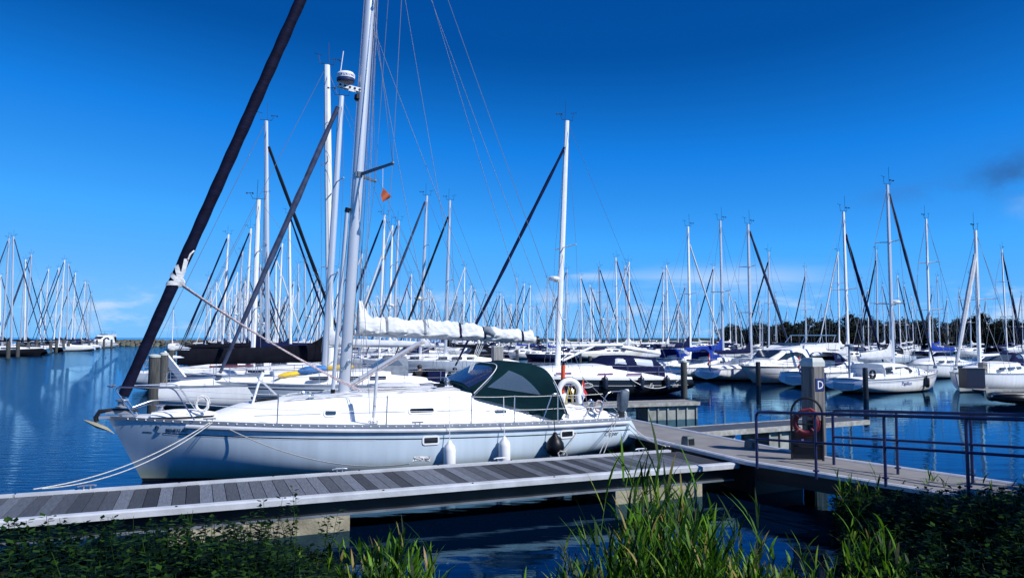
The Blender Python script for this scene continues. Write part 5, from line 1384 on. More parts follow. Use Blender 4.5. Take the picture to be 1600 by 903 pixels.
# black sailboat
bk, hk, mk = sailboat('sailboat', 'black hulled sailboat with navy sprayhood and white boom across the water behind the stern', L=12.3, B=3.9, zb=1.22, zst=.86, H=13.9, mx=.445, rake=2.7, hull=HULLK, furl=NAVY, furlr=.075, hood=None, near=True, spread=1, wire=.008, boomz=2.55, cover=None, cab=.68, mw=.15, mastm=ALUW, radar=True, win=False, boomL=.30)
put_mast(bk, mk, 886, 189, HD, 13.9)
def arch_tent(root, L, a, material, winm, label='sprayhood'):
    f = hood_points(a); hd = hood_mesh(f, 12, 16, len(a) - 1).build(label, material, root, smooth=60); return f, hd
wd = 3.9 / 2
f, hd = arch_tent(bk, 12.3, [(7.7, 1.44, wd * .60, 7.55, 1.58), (8.1, 1.34, wd * .62, 8.25, 1.98), (9.3, 1.12, wd * .66, 9.3, 2.0), (10.5, .98, wd * .66, 10.45, 1.88), (10.9, .90, wd * .64, 10.85, 1.55)], NAVY, PLASTIC)
wm = clear_mat('bright_plastic_window', (.55, .60, .66), .9, .2)
for fl_ in (0, 1):
    vv = (lambda v: 1 - v) if fl_ else (lambda v: v)
    hood_patch(f, ((.75, vv(.05)), (1.45, vv(.05)), (1.30, vv(.2)), (.85, vv(.22))), .015, 5).build('hood_window', wm, hd, smooth=60)
    hood_patch(f, ((1.95, vv(.06)), (2.75, vv(.06)), (2.75, vv(.22)), (1.85, vv(.22))), .015, 5).build('hood_window', wm, hd, smooth=60)
for sd in (-1, 1):
    for x in (5.2, 7.4, 9.0):
        w = MB(); zz = hk.zs(x / 12.3) + .16
        yb = wd * lerp(.66, .74, min(1, (x / 12.3 - .4) / .24))
        port_light(frame_matrix((x, sd * (yb - .035), zz), (1 if sd < 0 else -1, 0, 0), (0, -sd * .25, 1)), .85, .10, bk, 'window', .04, .015, mat('mauve_window', (.16, .07, .17), .15), WHITE)
    hk.strip(.0, 1, -.03, .09, sd, .03, 40).build('bulwark_band', WHITE, bk, smooth=0)
    hk.strip(.1, .97, .36, .375, sd, .006, 40).build('hull_stripe', WHITEF, bk, smooth=0)
rg_ = MB(); Mf = hk.frame(6.1, .62, -1, .01); rg_.tube([Mf @ Vector((.28 * math.cos(a), .10 * math.sin(a), 0)) for a in (2 * math.pi * i / 24 for i in range(24))], .018, 6, closed=True); rg_.build('hull_port_ring', WHITEF, bk)
lettering('Fa', .32, hk.frame(9.55, .42, -1, .008), TEXTW, bk, shear=.3); lettering('ine', .32, hk.frame(10.95, .42, -1, .008), TEXTW, bk, shear=.3)
bv = MB(); bv.tube([(5.75, 0, 1.75), (7.6, 0, 2.5)], .06, 8); bv.build('rigid_vang', ALUW, bk)
fj = MB(); boom_cover_mesh(Vector((8.85, .1, 2.42)), Vector((11.8, .6, 2.05)), .16, .08, .16, .1, 12, 3).build('flaked_sail', SAILW, bk)
for x, lb in ((7.0, 'dark fender on the black sailboat side below the first mauve window'), (9.05, 'dark fender on the black sailboat side below the middle mauve window'), (10.6, 'dark fender covering part of the name on the black sailboat stern')):
    t = x / 12.3; p = loc(bk, x, -hk.b(t) - .14, hk.zs(t) - .25); q = loc(bk, x, -hk.b(t) - .02, hk.zs(t) + .45)
    fender('cyl', p, q, FENDN, lb, s=1.15)
rope('mooring_rope', [sag(loc(bk, 8.4, -hk.b(.7) - .03, .95), at_z(1064, 620, 0) + Vector((0, 0, .9)), .5, 16)], .02, WIREW, 'pale rope along the black sailboat side to the round pile off its stern')

# boats with sterns towards us across the basin (bow away)
EH = R(31)
def stern_first(o, L, px, d, heading, s=1.0):
    """boat lies with its stern centre at photo column px, depth d, bow pointing along heading"""
    p = at_d(px, 560, d); put(o, p.x + math.cos(heading) * L * s, p.y + math.sin(heading) * L * s, heading + math.pi)
TR = mat('transom_blue_shadow', (.70, .72, .74), .3)
f1, hf1, m1_ = sailboat('sailboat', 'white sailboat with white lettering on its navy boom cover, behind the black sailboat stern', L=8.8, B=3.0, zb=1.0, zst=.8, H=11.6, mx=.46, cover=NAVY, coverh=.30, hood=BLUE, near=True, wire=.011, boomz=2.15, spread=1, cab=.62, furl=SAILW, furlr=.06, boomL=.48, rake=.3)
put_mast(f1, m1_, 1075, 354, EH + math.pi, 11.6)
lettering('Stewmar', .40, frame_matrix((7.2, .17, 2.20), (-1, 0, 0), (0, 0, 1)), TEXTW, f1)
f2, hf2, m2_ = sailboat('sailboat', 'white sailboat with bright blue boom cover and rounded stern beside the pile with pale band', L=8.6, B=2.9, zb=1.0, zst=.8, H=11.5, mx=.46, cover=BLUE, coverh=.34, hood=BLUE, near=True, wire=.011, boomz=2.0, spread=1, cab=.62, furl=None, boomL=.46, mastm=ALU, rake=.3)
stern_first(f2, 8.6, 1056, 53, EH)
f3, hf3, _m = sailboat('sailboat', 'white sailboat with navy boom cover and red white blue flag at its stern', L=8.8, B=3.0, zb=1.0, zst=.8, H=10.9, mx=.53, cover=NAVY, coverh=.26, hood=None, near=True, wire=.011, boomz=1.85, spread=2, cab=.5, boomL=.42, mastm=ALU, mw=.13, rake=.3, furl=GENOAG)
stern_first(f3, 8.8, 1107, 51, EH)
ensign(loc(f3, 8.75, .2, .75), EH + math.pi + .4, 1.25, 'red white blue flag hanging over the stern left of the motor yacht')
f5, hf5, _m = sailboat('sailboat', 'white sailboat stern with red white blue flag showing left of the letter D pile', L=8.6, B=2.9, zb=1.0, zst=.85, H=10.7, mx=.43, cover=SILVERC, hood=NAVY, near=True, wire=.011, boomz=1.9, spread=1, cab=.6, furl=NAVY, rake=.5)
stern_first(f5, 8.6, 1243, 44.2, EH)
ensign(loc(f5, 8.55, .35, .85), EH + math.pi + .4, 1.2, 'red white blue flag hanging over the stern beside the letter D pile')

pp, hp_, mp = sailboat('sailboat', 'white pilothouse sailboat with dark windows and grey boom cover, Papillon on its side', L=8.4, B=2.9, zb=.98, zst=.72, H=11.4, mx=.50, rake=0, cover=SILVERC, coverh=.40, hood=None, near=True, wire=.011, boomz=1.85, spread=2, cab=.3, win=False, boomL=.36, mw=.13, mastm=ALU, radar=True, furl=GENOAG, furlr=.07)
stern_first(pp, 8.4, 1320, 39.6, EH)
# near side of this boat is its starboard (+y) side after the turn
ph = MB(); w0 = 1.0
ph.loft([[(x, -w * k_, z) for (w, z) in ((w_, zb_), (w_ * .98, zb_ + (zt_ - zb_) * .55), (w_ * .86, zt_ - .04), (w_ * .6, zt_), (0, zt_ + .03))] + [(x, w, z) for (w, z) in ((w_ * .6, zt_), (w_ * .86, zt_ - .04), (w_ * .98, zb_ + (zt_ - zb_) * .55), (w_, zb_))] for x, w_, zb_, zt_, k_ in ((3.4, .80, .80, 1.00, 1), (4.3, .98, .78, 1.42, 1), (4.8, 1.04, .77, 1.50, 1), (6.55, 1.06, .72, 1.50, 1))])
phh = ph.build('pilothouse', WHITE, pp, smooth=40)
for sd in (-1, 1):
    for pts in ([(3.75, 1.06), (4.15, .98), (5.4, .95), (5.6, 1.02), (5.6, 1.33), (4.6, 1.33), (4.3, 1.28)], [(5.85, 1.0), (6.5, .98), (6.5, 1.34), (5.85, 1.36)]):
        w = MB(); A = []
        for x, z in pts:
            wv = lerp(.80, .98, min(1, (x - 3.4) / .9)) if x < 4.3 else lerp(.98, 1.06, min(1, (x - 4.3) / 2.2)); A.append((x, sd * (wv + .012 - max(0, z - 1.15) * .25), z))
        w.v = A; w.face(range(len(A))); w.build('window', DARKW, phh, smooth=0)
    hp_.strip(.04, .99, .10, .13, sd, .012, 30).build('rubbing_strake', TOERAIL, pp, smooth=0); hp_.strip(.04, .99, .17, .19, sd, .006, 30).build('hull_stripe', TOERAIL, pp, smooth=0)
    for x in (1.6, 2.1, 2.6):
        port_light(frame_matrix((x, sd * lerp(.62, .80, (x - 1.6) / 1.0), .98), (1 if sd < 0 else -1, 0, 0), (0, -sd * .3, 1)), .1, .1, pp, 'porthole', .045, .02)
Mf = hp_.frame(5.75, .40, 1, .012); lettering('Papillon', .28, Mf, TEXTB, pp, shear=.2, sx=.95)
tw = MB(); tw.tube([(8.2, .1, .7), (8.15, .1, 2.45)], .055, 8); tw.lathe([(0, 0), (.22, .0), (.22, .1), (.1, .13)], (8.15, .1, 2.42), 14); tw.build('radar_pole', mat('blue_grey_pole', (.25, .30, .38), .4), pp)
lf = MB(); lf.tube([(7.5 + .2 * math.cos(a), .95, .98 + .2 * math.sin(a)) for a in (2 * math.pi * i / 18 for i in range(18))], .06, 8, closed=True); o = tag(lf.build('lifebuoy', BLACK), 'black covered round lifebuoy on the pilothouse sailboat stern', 'lifebuoy'); o.matrix_world = Matrix.Translation(pp.location) @ Matrix.Rotation(pp.rotation_euler.z, 4, 'Z')
p = loc(pp, 3.6, hp_.b(.43) + .12, .52); fender('cyl', p, loc(pp, 3.6, hp_.b(.43), .95), FENDN, 'dark fender on the pilothouse sailboat bow', s=1.0)

r1, hr1, mr1 = sailboat('sailboat', 'white sailboat with grey furled jib and two navy fenders behind the dark cabinet', L=10.4, B=3.3, zb=1.05, zst=.85, H=8.9, mx=.34, rake=1.2, furl=SILVERC, furlr=.12, hood=NAVY, near=True, wire=.011, boomz=1.95, spread=1, cab=.62, cover=None, mw=.14, mastm=ALUW)
put_bow(r1, 1489, 39.8, R(40))
for x in (6.0, 8.2):
    t = x / 10.4; fender('cyl', loc(r1, x, -hr1.b(t) - .14, .58), loc(r1, x, -hr1.b(t) - .02, 1.2), FENDN, 'navy fender on the white sailboat behind the dark cabinet, ' + ('nearer its bow' if x < 7 else 'nearer its stern'), s=1.05)
r0, hr0, mr0 = sailboat('sailboat', 'white sailboat with bright blue boom cover between the pilothouse sailboat and the dark cabinet', L=9.4, B=3.1, zb=1.05, zst=.85, H=11.6, mx=.40, rake=.6, cover=BLUE, coverh=.3, near=True, wire=.012, boomz=1.95, spread=2, cab=.55)
put_mast(r0, mr0, 1447, 342, R(34), 11.6)
# inflatable dinghy low on the right
dg_ = thing('dinghy', 'black inflatable dinghy with white nose floating at the end of the far pier', 'dinghy', at_z(1553, 632, 0), R(8))
q = MB()
for sd in (-1, 1):
    q.tube(bez((.0, 0, .30), (.25, sd * .75, .30), (1.1, sd * .7, .28), 6) + [Vector((3.4, sd * .68, .27))], [.12, .17, .19, .2, .2, .2, .2, .2], 10)
q.build('tube_hull', BLACK, dg_)
q = MB(); q.tube([(-.06, 0, .34), (.12, .32, .36), (.5, .58, .36)], [.05, .10, .05], 8); q.tube([(-.06, 0, .34), (.12, -.32, .36), (.5, -.58, .36)], [.05, .10, .05], 8); q.tube([(.5, -.6, .44), (1.8, -.7, .46), (3.2, -.68, .45)], .05, 6); q.build('white_nose', FENDW, dg_)
q = MB(); q.box((1.9, 0, .14), (2.8, 1.0, .08)); q.box((1.6, 0, .36), (.3, 1.2, .05)); q.build('floor_and_seat', DARKST, dg_, smooth=0)

# motor yacht
def motor_yacht(name, label, L=10.8, B=3.6):
    o = thing(name, label, 'motor yacht'); h = Hull(L, B, 1.16, .86, dip=.02, stern=.9, smax=.6, rake=1.5, tr=.15, full=.75)
    h.mesh(24, 10).build('hull', HULLW, o, weld=True); h.deck(.05, 14).build('deck', DECKW, o, smooth=60)
    for sd in (-1, 1):
        h.strip(0, 1, -.01, .05, sd, .03, 30).build('rub_rail', BLACK, o, smooth=0); h.strip(.12, .98, .42, .45, sd, .006, 30).build('hull_stripe', TOERAIL, o, smooth=0)
        port_light(h.frame(3.3, .78, sd, .01), .42, .09, o, 'porthole', .045, .02)
    st = [(.8, .28, .15, 1.20), (1.3, .52, .32, 1.30), (1.8, .72, .5, 1.38), (2.28, .86, .64, 1.44)]
    tp = [(2.32, .88, .70, 1.48), (3.6, 1.16, .95, 2.0), (4.4, 1.34, 1.08, 2.12), (6.0, 1.46, 1.2, 2.16), (8.4, 1.48, 1.22, 2.14), (8.8, 1.48, 1.2, 2.0), (9.2, 1.45, 1.3, 1.25)]
    c = MB(); c.loft(cabin_rings(st + tp, h)); cab = c.build('cabin', WHITE, o, smooth=38)
    w = MB(); A = [(2.50, -.60, 1.62), (3.52, -.84, 2.02), (3.52, .84, 2.02), (2.50, .60, 1.62)]; w.v = [(x - .03, y, z + .07) for x, y, z in A]; w.face(range(4)); w.build('windscreen', DARKW, cab, smooth=0)
    for sd in (-1, 1):
        w = MB(); A = [(2.75, .88, 1.50), (5.6, 1.36, 1.52), (5.2, 1.26, 1.86), (4.6, 1.16, 1.98), (3.6, .985, 1.90)]; w.v = [(x, sd * (y + .045), z) for x, y, z in A]; w.face(range(5)); w.build('side_window', DARKW, cab, smooth=0)
    fb = MB(); fb.loft([[(x, -wv, z0), (x, -wv - .05, z1), (x, -wv + .05, z1), (x, wv - .05, z1), (x, wv + .05, z1), (x, wv, z0)] for x, wv, z0, z1 in ((4.6, .8, 2.12, 2.16), (5.4, 1.05, 2.12, 2.38), (8.4, 1.15, 2.12, 2.46), (10.2, 1.2, 2.05, 2.52), (10.6, 1.15, 1.98, 2.44))]); fb.build('flybridge', WHITE, o, smooth=30)
    ws = MB(); ws.loft([[(5.5, -.95, 2.36), (5.75, -.9, 2.54)], [(5.2, 0, 2.36), (5.5, 0, 2.54)], [(5.5, .95, 2.36), (5.75, .9, 2.54)]], close=False); ws.build('wind_deflector', BLUEW, o, smooth=0)
    fr = MB()
    for sd in (-1, 1):
        fr.tube([(7.2, sd * 1.15, 2.4), (8.1, sd * 1.1, 3.02)], .025, 6); fr.tube([(8.3, sd * 1.15, 2.4), (8.15, sd * 1.1, 3.02)], .02, 6); fr.tube([(9.6, sd * 1.15, 2.45), (10.1, sd * 1.1, 3.02)], .025, 6)
    fr.box((9.1, 0, 3.04), (2.1, 2.3, .05)); fr.build('bimini_frame', STEEL, o, smooth=0)
    rl = MB()
    for sd in (-1, 1):
        pts = []
        for t in (.0, .08, .18, .3, .42, .54):
            q = Vector((t * L + .05, sd * max(.05, h.b(t) - .08), h.zs(t))); rl.tube([q, q + Vector((-.1, 0, .45))], .014, 5); pts.append(q + Vector((-.1, 0, .45)))
        rl.tube(pts, .016, 5)
    rl.build('bow_rail', STEEL, o)
    an = MB(); an.box((.12, 0, 1.22), (.5, .12, .1)); an.build('bow_roller', STEEL, o, smooth=0)
    fe = MB(); fe.tube([(9.2, -1.3, 1.0), (9.25, -1.35, 1.8), (9.6, -1.3, 2.0)], [.2, .3, .05], 8); fe.build('cockpit_canvas', BLACKC, o)
    return o
my = motor_yacht('motor_yacht', 'white flybridge motor yacht with dark windscreen behind the slim dark pile')
pmy = at_z(1157, 580, 1.0); pmy = at_d(1157, 576, 46.5); put(my, pmy.x, pmy.y, R(41))
# ================================================================== THE FLEET BEHIND
KINDS = {}
def fleet_template(key, words, **k):
    o, h, mt = sailboat('sailboat', words, rails=True, **k); KINDS[key] = [o, mt, k['H'], words, False]
CT = dict(L=11.2, B=3.4, zb=1.2, zst=.95, H=19.4, wire=.018, boomz=2.3, cab=.7, mw=.15)
CN = dict(L=10.4, B=3.3, zb=1.12, zst=.9, H=14.2, wire=.013, boomz=2.15, cab=.7, mw=.125)
fleet_template('navy', 'navy boom cover and navy furled jib', cover=NAVY, furl=NAVY, hood=NAVY, mx=.42, rake=1.6, spread=2, **CN)
fleet_template('white', 'white boom cover and white furled jib', cover=SAILW, furl=SAILW, hood=NAVY, mx=.41, rake=1.0, spread=2, **CN)
fleet_template('blue', 'bright blue boom cover and plain wire forestay', cover=BLUE, furl=None, hood=NAVY, hull=HULLN, mx=.40, rake=.8, spread=1, mastm=ALU, **CN)
fleet_template('grey', 'grey boom cover and grey furled jib', cover=SILVERC, furl=GENOAG, hood=None, mx=.43, rake=2.0, spread=2, radar=True, mastm=ALU, **CN)
fleet_template('black', 'black boom cover and black furled jib', cover=BLACKC, furl=BLACK, hood=BLACKC, hull=HULLG, mx=.42, rake=1.4, spread=1, mastm=ALU, **CN)
fleet_template('cream', 'cream hull and dark red furled jib', cover=None, furl=mat('wine_canvas', (.10, .012, .02), .8), hood=NAVY, mx=.40, rake=.6, spread=2, hull=HULLC, **CN)
fleet_template('dark', 'navy hull and grey boom cover', cover=SILVERC, furl=NAVY, hood=GREYC, mx=.42, rake=1.2, spread=2, hull=HULLN, radar=True, mastm=mat('dark_anodised_mast', (.26, .29, .34), .4, metal=.4), **CN)
fleet_template('tall', 'tall white mast, navy furled jib and navy cover', cover=NAVY, furl=NAVY, hood=NAVY, mx=.42, rake=1.4, spread=2, **CT)
fleet_template('tallk', 'tall grey mast, black hull and black cover', cover=BLACKC, furl=GENOAG, hood=BLACKC, mx=.42, rake=1.0, spread=2, hull=HULLK, mastm=ALU, **CT)
fl = random.Random(21)
def add_boat(key, region, s=1.0):
    t = KINDS[key]
    if not t[4]: o = t[0]; t[4] = True
    else: o = dup(t[0])
    o.scale = (s, s, s)
    o['label'] = f'sailboat with {t[3]}, {region}'
    o['group'] = f'sailboats with {t[3]}, {region}'
    return o, t[1], t[2]
placed = []
def mast_at(px, py, key, dirn, region, top=None, hd=None, jit=0.0):
    """mast truck under photo pixel (px, py); top = its real height above the water; dirn L = bow to the left"""
    H = KINDS[key][2]; z = top or fl.uniform(12.6, 15.2); s = z / H
    o, mt, H = add_boat(key, region, s)
    hd = HD if hd is None else hd
    a = hd + (math.pi if dirn == 'R' else 0) + fl.uniform(-.06, .06)
    T = put_mast(o, mt, px, py, a, H); placed.append((T.x, T.y))
    return o
K = ['navy', 'white', 'grey', 'black', 'blue', 'dark', 'cream']
RA = 'packed behind the big mast'
RB = 'in rows behind the black sailboat'
RC = 'in front of the dark trees'
RD = 'on the far fairway pier'
for px, py, d, k, top in ((416, 189, 'R', 'black', 15.6), (357, 366, 'L', 'navy', 14), (452, 334, 'R', 'navy', 14.2), (326, 432, 'L', 'black', 12.5), (345, 468, 'L', 'grey', 12.5), (371, 425, 'L', 'white', 13.5), (379, 392, 'L', 'grey', 14), (392, 357, 'L', 'navy', 14.5),
                          (399, 402, 'R', 'dark', 14), (431, 402, 'R', 'white', 14), (441, 380, 'L', 'navy', 14), (466, 412, 'R', 'blue', 13.5), (476, 405, 'R', 'grey', 14), (487, 432, 'R', 'white', 13), (496, 424, 'L', 'black', 13), (541, 432, 'L', 'navy', 13.5), (331, 452, 'L', 'navy', 12.5), (363, 448, 'L', 'white', 13), (411, 438, 'L', 'cream', 13), (423, 455, 'R', 'grey', 13), (352, 420, 'L', 'white', 13.5), (384, 436, 'L', 'dark', 13), (338, 440, 'R', 'white', 12.5), (459, 440, 'L', 'navy', 13), (503, 446, 'L', 'white', 12.8)):
    mast_at(px, py, k, d, RA, top)
for px, py, d, k, top in ((601, 336, 'L', 'navy', 14), (613, 352, 'L', 'white', 14), (623, 345, 'L', 'grey', 14.5), (667, 306, 'L', 'grey', 14.6), (703, 313, 'L', 'black', 14.2), (643, 428, 'L', 'cream', 12), (726, 417, 'L', 'white', 13.5), (742, 452, 'L', 'navy', 12.5), (760, 456, 'L', 'grey', 12.5), (777, 458, 'L', 'black', 12.5), (819, 443, 'L', 'navy', 13), (856, 451, 'L', 'white', 13), (886, 421, 'L', 'grey', 13.5), (669, 452, 'L', 'white', 12.8), (652, 470, 'L', 'navy', 12.2), (700, 448, 'R', 'blue', 12.8), (713, 470, 'L', 'grey', 12), (798, 474, 'L', 'white', 12), (838, 476, 'R', 'dark', 12.2), (575, 446, 'L', 'white', 13), (589, 462, 'R', 'navy', 12.6)):
    mast_at(px, py, k, d, RB, top)
for px, py, d, k, top in ((907, 431, 'R', 'navy', 13), (926, 452, 'R', 'white', 12.5), (936, 417, 'R', 'dark', 13.4), (962, 402, 'R', 'cream', 13.6), (976, 414, 'R', 'grey', 13.2), (983, 409, 'L', 'white', 13.4), (1000, 472, 'R', 'grey', 12), (1037, 421, 'L', 'navy', 13.2), (1041, 414, 'R', 'white', 13.4), (1115, 416, 'L', 'navy', 13.0), (1201, 393, 'L', 'black', 12.8), (1139, 455, 'R', 'white', 12.5), (1148, 468, 'R', 'navy', 12.2), (1071, 446, 'L', 'grey', 12.8), (1014, 485, 'L', 'white', 12), (948, 478, 'L', 'navy', 12), (916, 490, 'R', 'grey', 11.8), (988, 493, 'R', 'navy', 11.6), (1058, 478, 'R', 'cream', 12), (1092, 470, 'L', 'white', 12.2), (1166, 474, 'L', 'blue', 12)):
    mast_at(px, py, k, d, RB, top)
for px, py, d, k, top in ((1258, 419, 'L', 'black', 13), (1309, 393, 'L', 'white', 12.5), (1369, 390, 'L', 'black', 12.4), (1402, 430, 'R', 'navy', 12.5), (1412, 444, 'R', 'grey', 12.2), (1456, 450, 'L', 'black', 12), (1464, 432, 'R', 'blue', 12.4), (1515, 428, 'L', 'grey', 12.4), (1565, 389, 'R', 'navy', 12.6), (1284, 472, 'L', 'grey', 12), (1296, 474, 'R', 'navy', 12), (1230, 484, 'L', 'navy', 12), (1345, 436, 'R', 'black', 12.2), (1356, 452, 'L', 'navy', 12), (1378, 444, 'R', 'grey', 12), (1424, 462, 'R', 'white', 12), (1480, 466, 'L', 'navy', 12), (1498, 452, 'R', 'black', 12.2), (1540, 468, 'L', 'cream', 12), (1580, 452, 'R', 'navy', 12), (1596, 458, 'L', 'grey', 12.4), (1211, 458, 'R', 'black', 12.4), (1187, 466, 'L', 'navy', 12.2)):
    mast_at(px, py, k, d, RC, top, EH)
# the far pier on the left, on the other side of the fairway
for px, py, d, k in ((-18, 380, 'L', 'tallk'), (14, 372, 'L', 'tallk'), (21, 369, 'R', 'tallk'), (49, 397, 'L', 'tallk'), (76, 420, 'L', 'tall'), (101, 406, 'L', 'tall'), (107, 412, 'R', 'tallk'), (118, 426, 'L', 'tall'), (137, 441, 'R', 'tallk'), (133, 440, 'L', 'tall'), (92, 418, 'L', 'tall'), (40, 405, 'R', 'tall')):
    mast_at(px, py, k, d, RD, fl.uniform(18.6, 19.6))
for i in range(6):
    t = i / 5; px = lerp(-6, 138, t ** .8); d = lerp(140, 235, t ** 1.2)
    o, mt, H = add_boat(['tallk', 'tall'][i % 2], RD, .8); p = at_d(px, 540, d)
    put(o, p.x, p.y, HD + math.pi * (i % 2)) 
    if i % 2 == 1: pass
y2 = motor_yacht('motor_yacht', 'white motor yacht with tall wheelhouse at the end of the far pier across the fairway')
p = at_d(146, 545, 205); put(y2, p.x, p.y, R(100)); y2.scale = (1.25, 1.25, 1.5)
pr = random.Random(9); pil0 = None
for i, px in enumerate((13, 28, 44, 57, 79, 88, 99, 107, 114, 127, 139, 151, 162, 174)):
    d = lerp(99, 200, (px / 170) ** 1.1)
    if pil0 is None:
        pil0 = thing('mooring_pile', '', 'mooring pile'); q = MB(); q.lathe([(.27, -1), (.26, 2.2), (.22, 2.4), (0, 2.45)], (0, 0, 0), 10); q.build('post', WOODP, pil0); o = pil0
    else: o = dup(pil0)
    p = at_d(px, 545, d); o.location = (p.x, p.y, 0); o.scale = (1, 1, pr.uniform(.85, 1.1)); o['label'] = 'grey round pile standing in front of the boats on the far pier across the fairway'; o['group'] = 'piles along the far pier across the fairway'
# small sailboat bow on near the breakwater
sx, hx, mx_ = sailboat('sailboat', 'small white sailboat seen bow on near the breakwater at the harbour mouth', L=8, B=3.0, zb=1.2, zst=.9, H=9, mx=.4, wire=.02, boomz=2.2, spread=1, cab=.8, cover=NAVY)
p = at_d(262, 540, 165); put(sx, p.x, p.y, R(98))

# ---- denser rows far behind: scale, side and cover vary
def row(n, s0, s1, off, region, keys, lo=.60, hi=.82):
    for i in range(n):
        sd = lerp(s0, s1, (i + fl.uniform(-.3, .3)) / n); bx, by = 3.0 - .385 * sd, 20.5 + .923 * sd
        side = fl.choice((-1, 1)); x = bx + math.cos(HD) * off; y = by + math.sin(HD) * off
        q = (x + side * math.cos(HD) * 1.2, y + side * math.sin(HD) * 1.2)
        a = HD if side > 0 else HD + math.pi
        px = 800 + FPX * q[0] / q[1]
        if not (-40 < px < 1640): continue
        o, mt, H = add_boat(fl.choice(keys), region, fl.uniform(lo, hi)); put(o, q[0], q[1], a + fl.uniform(-.04, .04))
row(24, 60, 150, 0, RA, ['white', 'navy', 'grey', 'black', 'white'])
row(12, 70, 150, 27, RB, ['white', 'navy', 'grey', 'white', 'blue'])
row(16, 80, 170, 54, RB, K)
row(16, 90, 170, 81, RC, ['black', 'navy', 'grey', 'dark', 'blue'], .5, .62)
row(26, 120, 235, 0, RA, K)
row(26, 110, 240, 27, RB, K)
row(24, 120, 240, 54, RB, K)
row(12, 84, 170, 108, RC, ['black', 'navy', 'grey', 'blue'], .5, .62)
# ================================================================== PLANTS ON THE BANK
pv = random.Random(31)
REED = blade_mat('reed_blades', [(0, (.006, .022, .003)), (.40, (.018, .065, .005)), (.66, (.085, .22, .008)), (.88, (.14, .31, .012)), (.96, (.26, .22, .05)), (1, (.38, .27, .12))], .4)
GRASS = blade_mat('grass_blades', [(0, (.003, .010, .003)), (.6, (.008, .026, .004)), (.90, (.030, .070, .008)), (1, (.20, .17, .09))], .25)
WEED = blade_mat('weed_leaves', [(0, (.002, .006, .003)), (.6, (.005, .018, .004)), (1, (.030, .075, .012))], .2, .04)
def blade(mb, p, d, L, w, droop, n=5, lean=.25):
    """one tapering leaf ribbon"""
    side = Vector((-d.y, d.x, 0)); rows = []
    for i in range(n + 1):
        t = i / n; c = p + d * (L * (lean * t + droop * t * t)) + Vector((0, 0, L * (t - .55 * droop * t * t)))
        ww = w * (math.sin(math.pi * min(1, .18 + .82 * t)) ** .8) * (1 if t < 1 else .02)
        tw = side * math.cos(t * .8) + Vector((0, 0, .3)) * math.sin(t * .8)
        rows.append([c - tw * ww, c + tw * ww])
    mb.loft(rows, close=False)
def reed(mb, p, H):
    a = pv.uniform(0, 6.28); d = Vector((math.cos(a), math.sin(a), 0)); k = pv.uniform(.05, .25)
    tip = p + d * (H * k) + Vector((0, 0, H)); mid = p + d * (H * k * .35) + Vector((0, 0, H * .52))
    mb.tube([p, mid, tip], [.006, .005, .002], 3, caps=False)
    for i in range(pv.randint(6, 9)):
        t = pv.uniform(.22, .98); q = p.lerp(mid, t * 2) if t < .5 else mid.lerp(tip, t * 2 - 1)
        b = pv.uniform(0, 6.28); blade(mb, q, Vector((math.cos(b), math.sin(b), 0)), H * pv.uniform(.22, .42), pv.uniform(.008, .017), pv.uniform(.05, .45), 4, pv.uniform(.2, .45))
def stuff(mb, name, m): return struct(mb.build(name, m, smooth=0), 'stuff')
mb = MB()
# tall reeds in the middle and the lower tuft left of it
for i in range(380):
    x = pv.gauss(1.25, .74); y = shore(x) - pv.uniform(-.25, 1.7) 
    if y < 5.2: continue
    px = 800 + FPX * x / y
    top = 1.42 - .50 * abs(x - 1.45) - max(0, 8.2 - y) * .10
    z = ground_z(x, y); H = max(.35, (top - z) * pv.uniform(.55, 1.0)); reed(mb, Vector((x, y, max(-.1, z))), H)
for i in range(150):
    x = pv.gauss(-1.05, .36); y = shore(x) - pv.uniform(.0, 1.5); z = ground_z(x, y); H = max(.25, (1.02 - .35 * abs(x + 1.05) - z) * pv.uniform(.5, 1.0)); reed(mb, Vector((x, y, z)), H)
for i in range(70):
    x = pv.uniform(2.3, 4.2); y = shore(x) - pv.uniform(.1, 1.6); z = ground_z(x, y); reed(mb, Vector((x, y, z)), pv.uniform(.3, .75))
for px, py_t, d in ((995, 690, 8.6), (1168, 778, 8.4), (930, 738, 8.4), (1000, 742, 8.7), (1050, 748, 8.6)):
    b = at_d(px + pv.uniform(-8, 8), 850, d); z0 = ground_z(b.x, b.y); t = at_d(px, py_t, d); reed(mb, Vector((b.x, b.y, z0)), t.z - z0)
stuff(mb, 'reeds', REED)
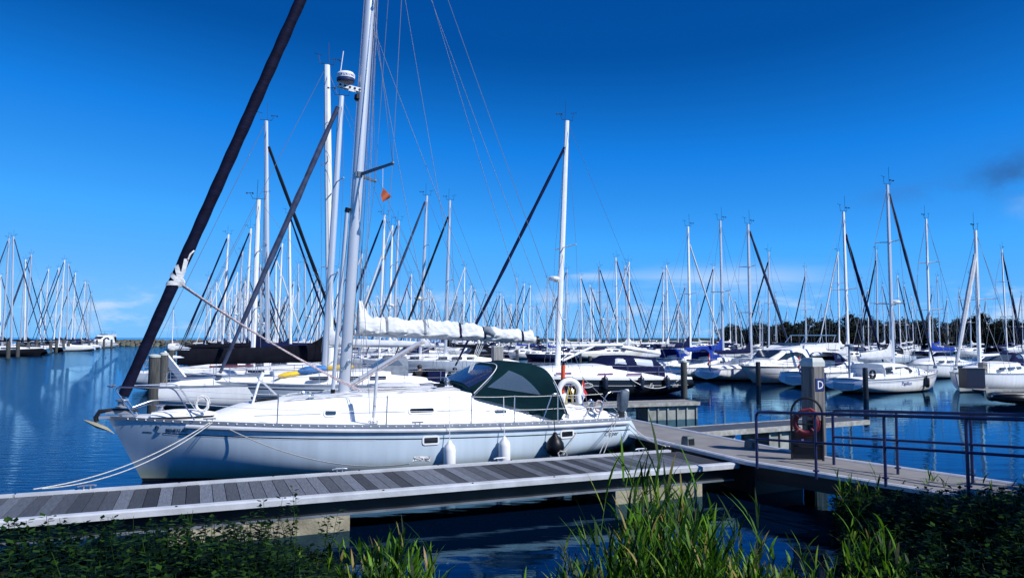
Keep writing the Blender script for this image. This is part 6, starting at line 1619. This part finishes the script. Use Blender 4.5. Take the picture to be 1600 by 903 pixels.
# grass and weeds on the right bank at the railing
mb = MB()
for i in range(13000):
    x = pv.uniform(3.6, 9.5); y = shore(x) - abs(pv.gauss(0, 2.2)); 
    if y < 6.6: continue
    z = ground_z(x, y); a = pv.uniform(0, 6.28)
    blade(mb, Vector((x, y, z - .02)), Vector((math.cos(a), math.sin(a), 0)), pv.uniform(.14, .42), pv.uniform(.004, .008), pv.uniform(.1, .8), 3)
for i in range(3500):
    x = pv.uniform(-9, 3.2); y = shore(x) - abs(pv.gauss(0.2, 2.0)); z = ground_z(x, y); a = pv.uniform(0, 6.28)
    blade(mb, Vector((x, y, z - .02)), Vector((math.cos(a), math.sin(a), 0)), pv.uniform(.10, .30), pv.uniform(.004, .008), pv.uniform(.1, .8), 3)
stuff(mb, 'grass', GRASS)
mb = MB()
for i in range(64):
    x = pv.uniform(4.9, 8.6); y = shore(x) - pv.uniform(-.1, .9); reed(mb, Vector((x, y, ground_z(x, y))), pv.uniform(.35, .75))
stuff(mb, 'tall_grass', REED)
def weed(mb, p, H, n):
    a = pv.uniform(0, 6.28); k = pv.uniform(.0, .35); tip = p + Vector((math.cos(a) * H * k, math.sin(a) * H * k, H)); mb.tube([p, p.lerp(tip, .5) + Vector((.02, 0, .02)), tip], [.006, .004, .002], 3, caps=False)
    for i in range(n):
        t = pv.uniform(.2, 1); q = p.lerp(tip, t); b = pv.uniform(0, 6.28); L = pv.uniform(.035, .085); u = Vector((math.cos(b), math.sin(b), pv.uniform(-.3, .5))); s = u.cross(Vector((0, 0, 1))).normalized() * L * .34
        m_ = q + u * (L * .25); c = q + u * (L * .75); e = q + u * (L * 1.3); mb.quad(m_, c - s, e, c + s)
mb = MB()
for i in range(6500):
    x = pv.uniform(-9.5, -1.2) if i < 3800 else pv.uniform(3.6, 8.6)
    y = shore(x) - (pv.uniform(-.15, 5.4) if i < 3800 else pv.uniform(-.1, 4.5))
    if y < 4.3: continue
    z = ground_z(x, y); weed(mb, Vector((x, y, z)), pv.uniform(.15, .50) * (1.0 if x < 0 else .9) * (.42 if x < -1 and shore(x) - y < 2.2 else 1), pv.randint(16, 30))
stuff(mb, 'undergrowth', WEED)
mb = MB()
for px, py in ((420, 772), (462, 764), (512, 798), (455, 790), (410, 800), (500, 805), (385, 808)):
    d = 9.35; t = at_d(px, py, d); b = at_d(px + pv.uniform(-6, 6), 850, d)
    for k in range(3):
        bb = Vector((b.x + pv.gauss(0, .06), b.y + pv.gauss(0, .05), ground_z(b.x, b.y))); weed(mb, bb, (t.z - bb.z) * pv.uniform(.8, 1.0), 26)
stuff(mb, 'tall_weeds', WEED)
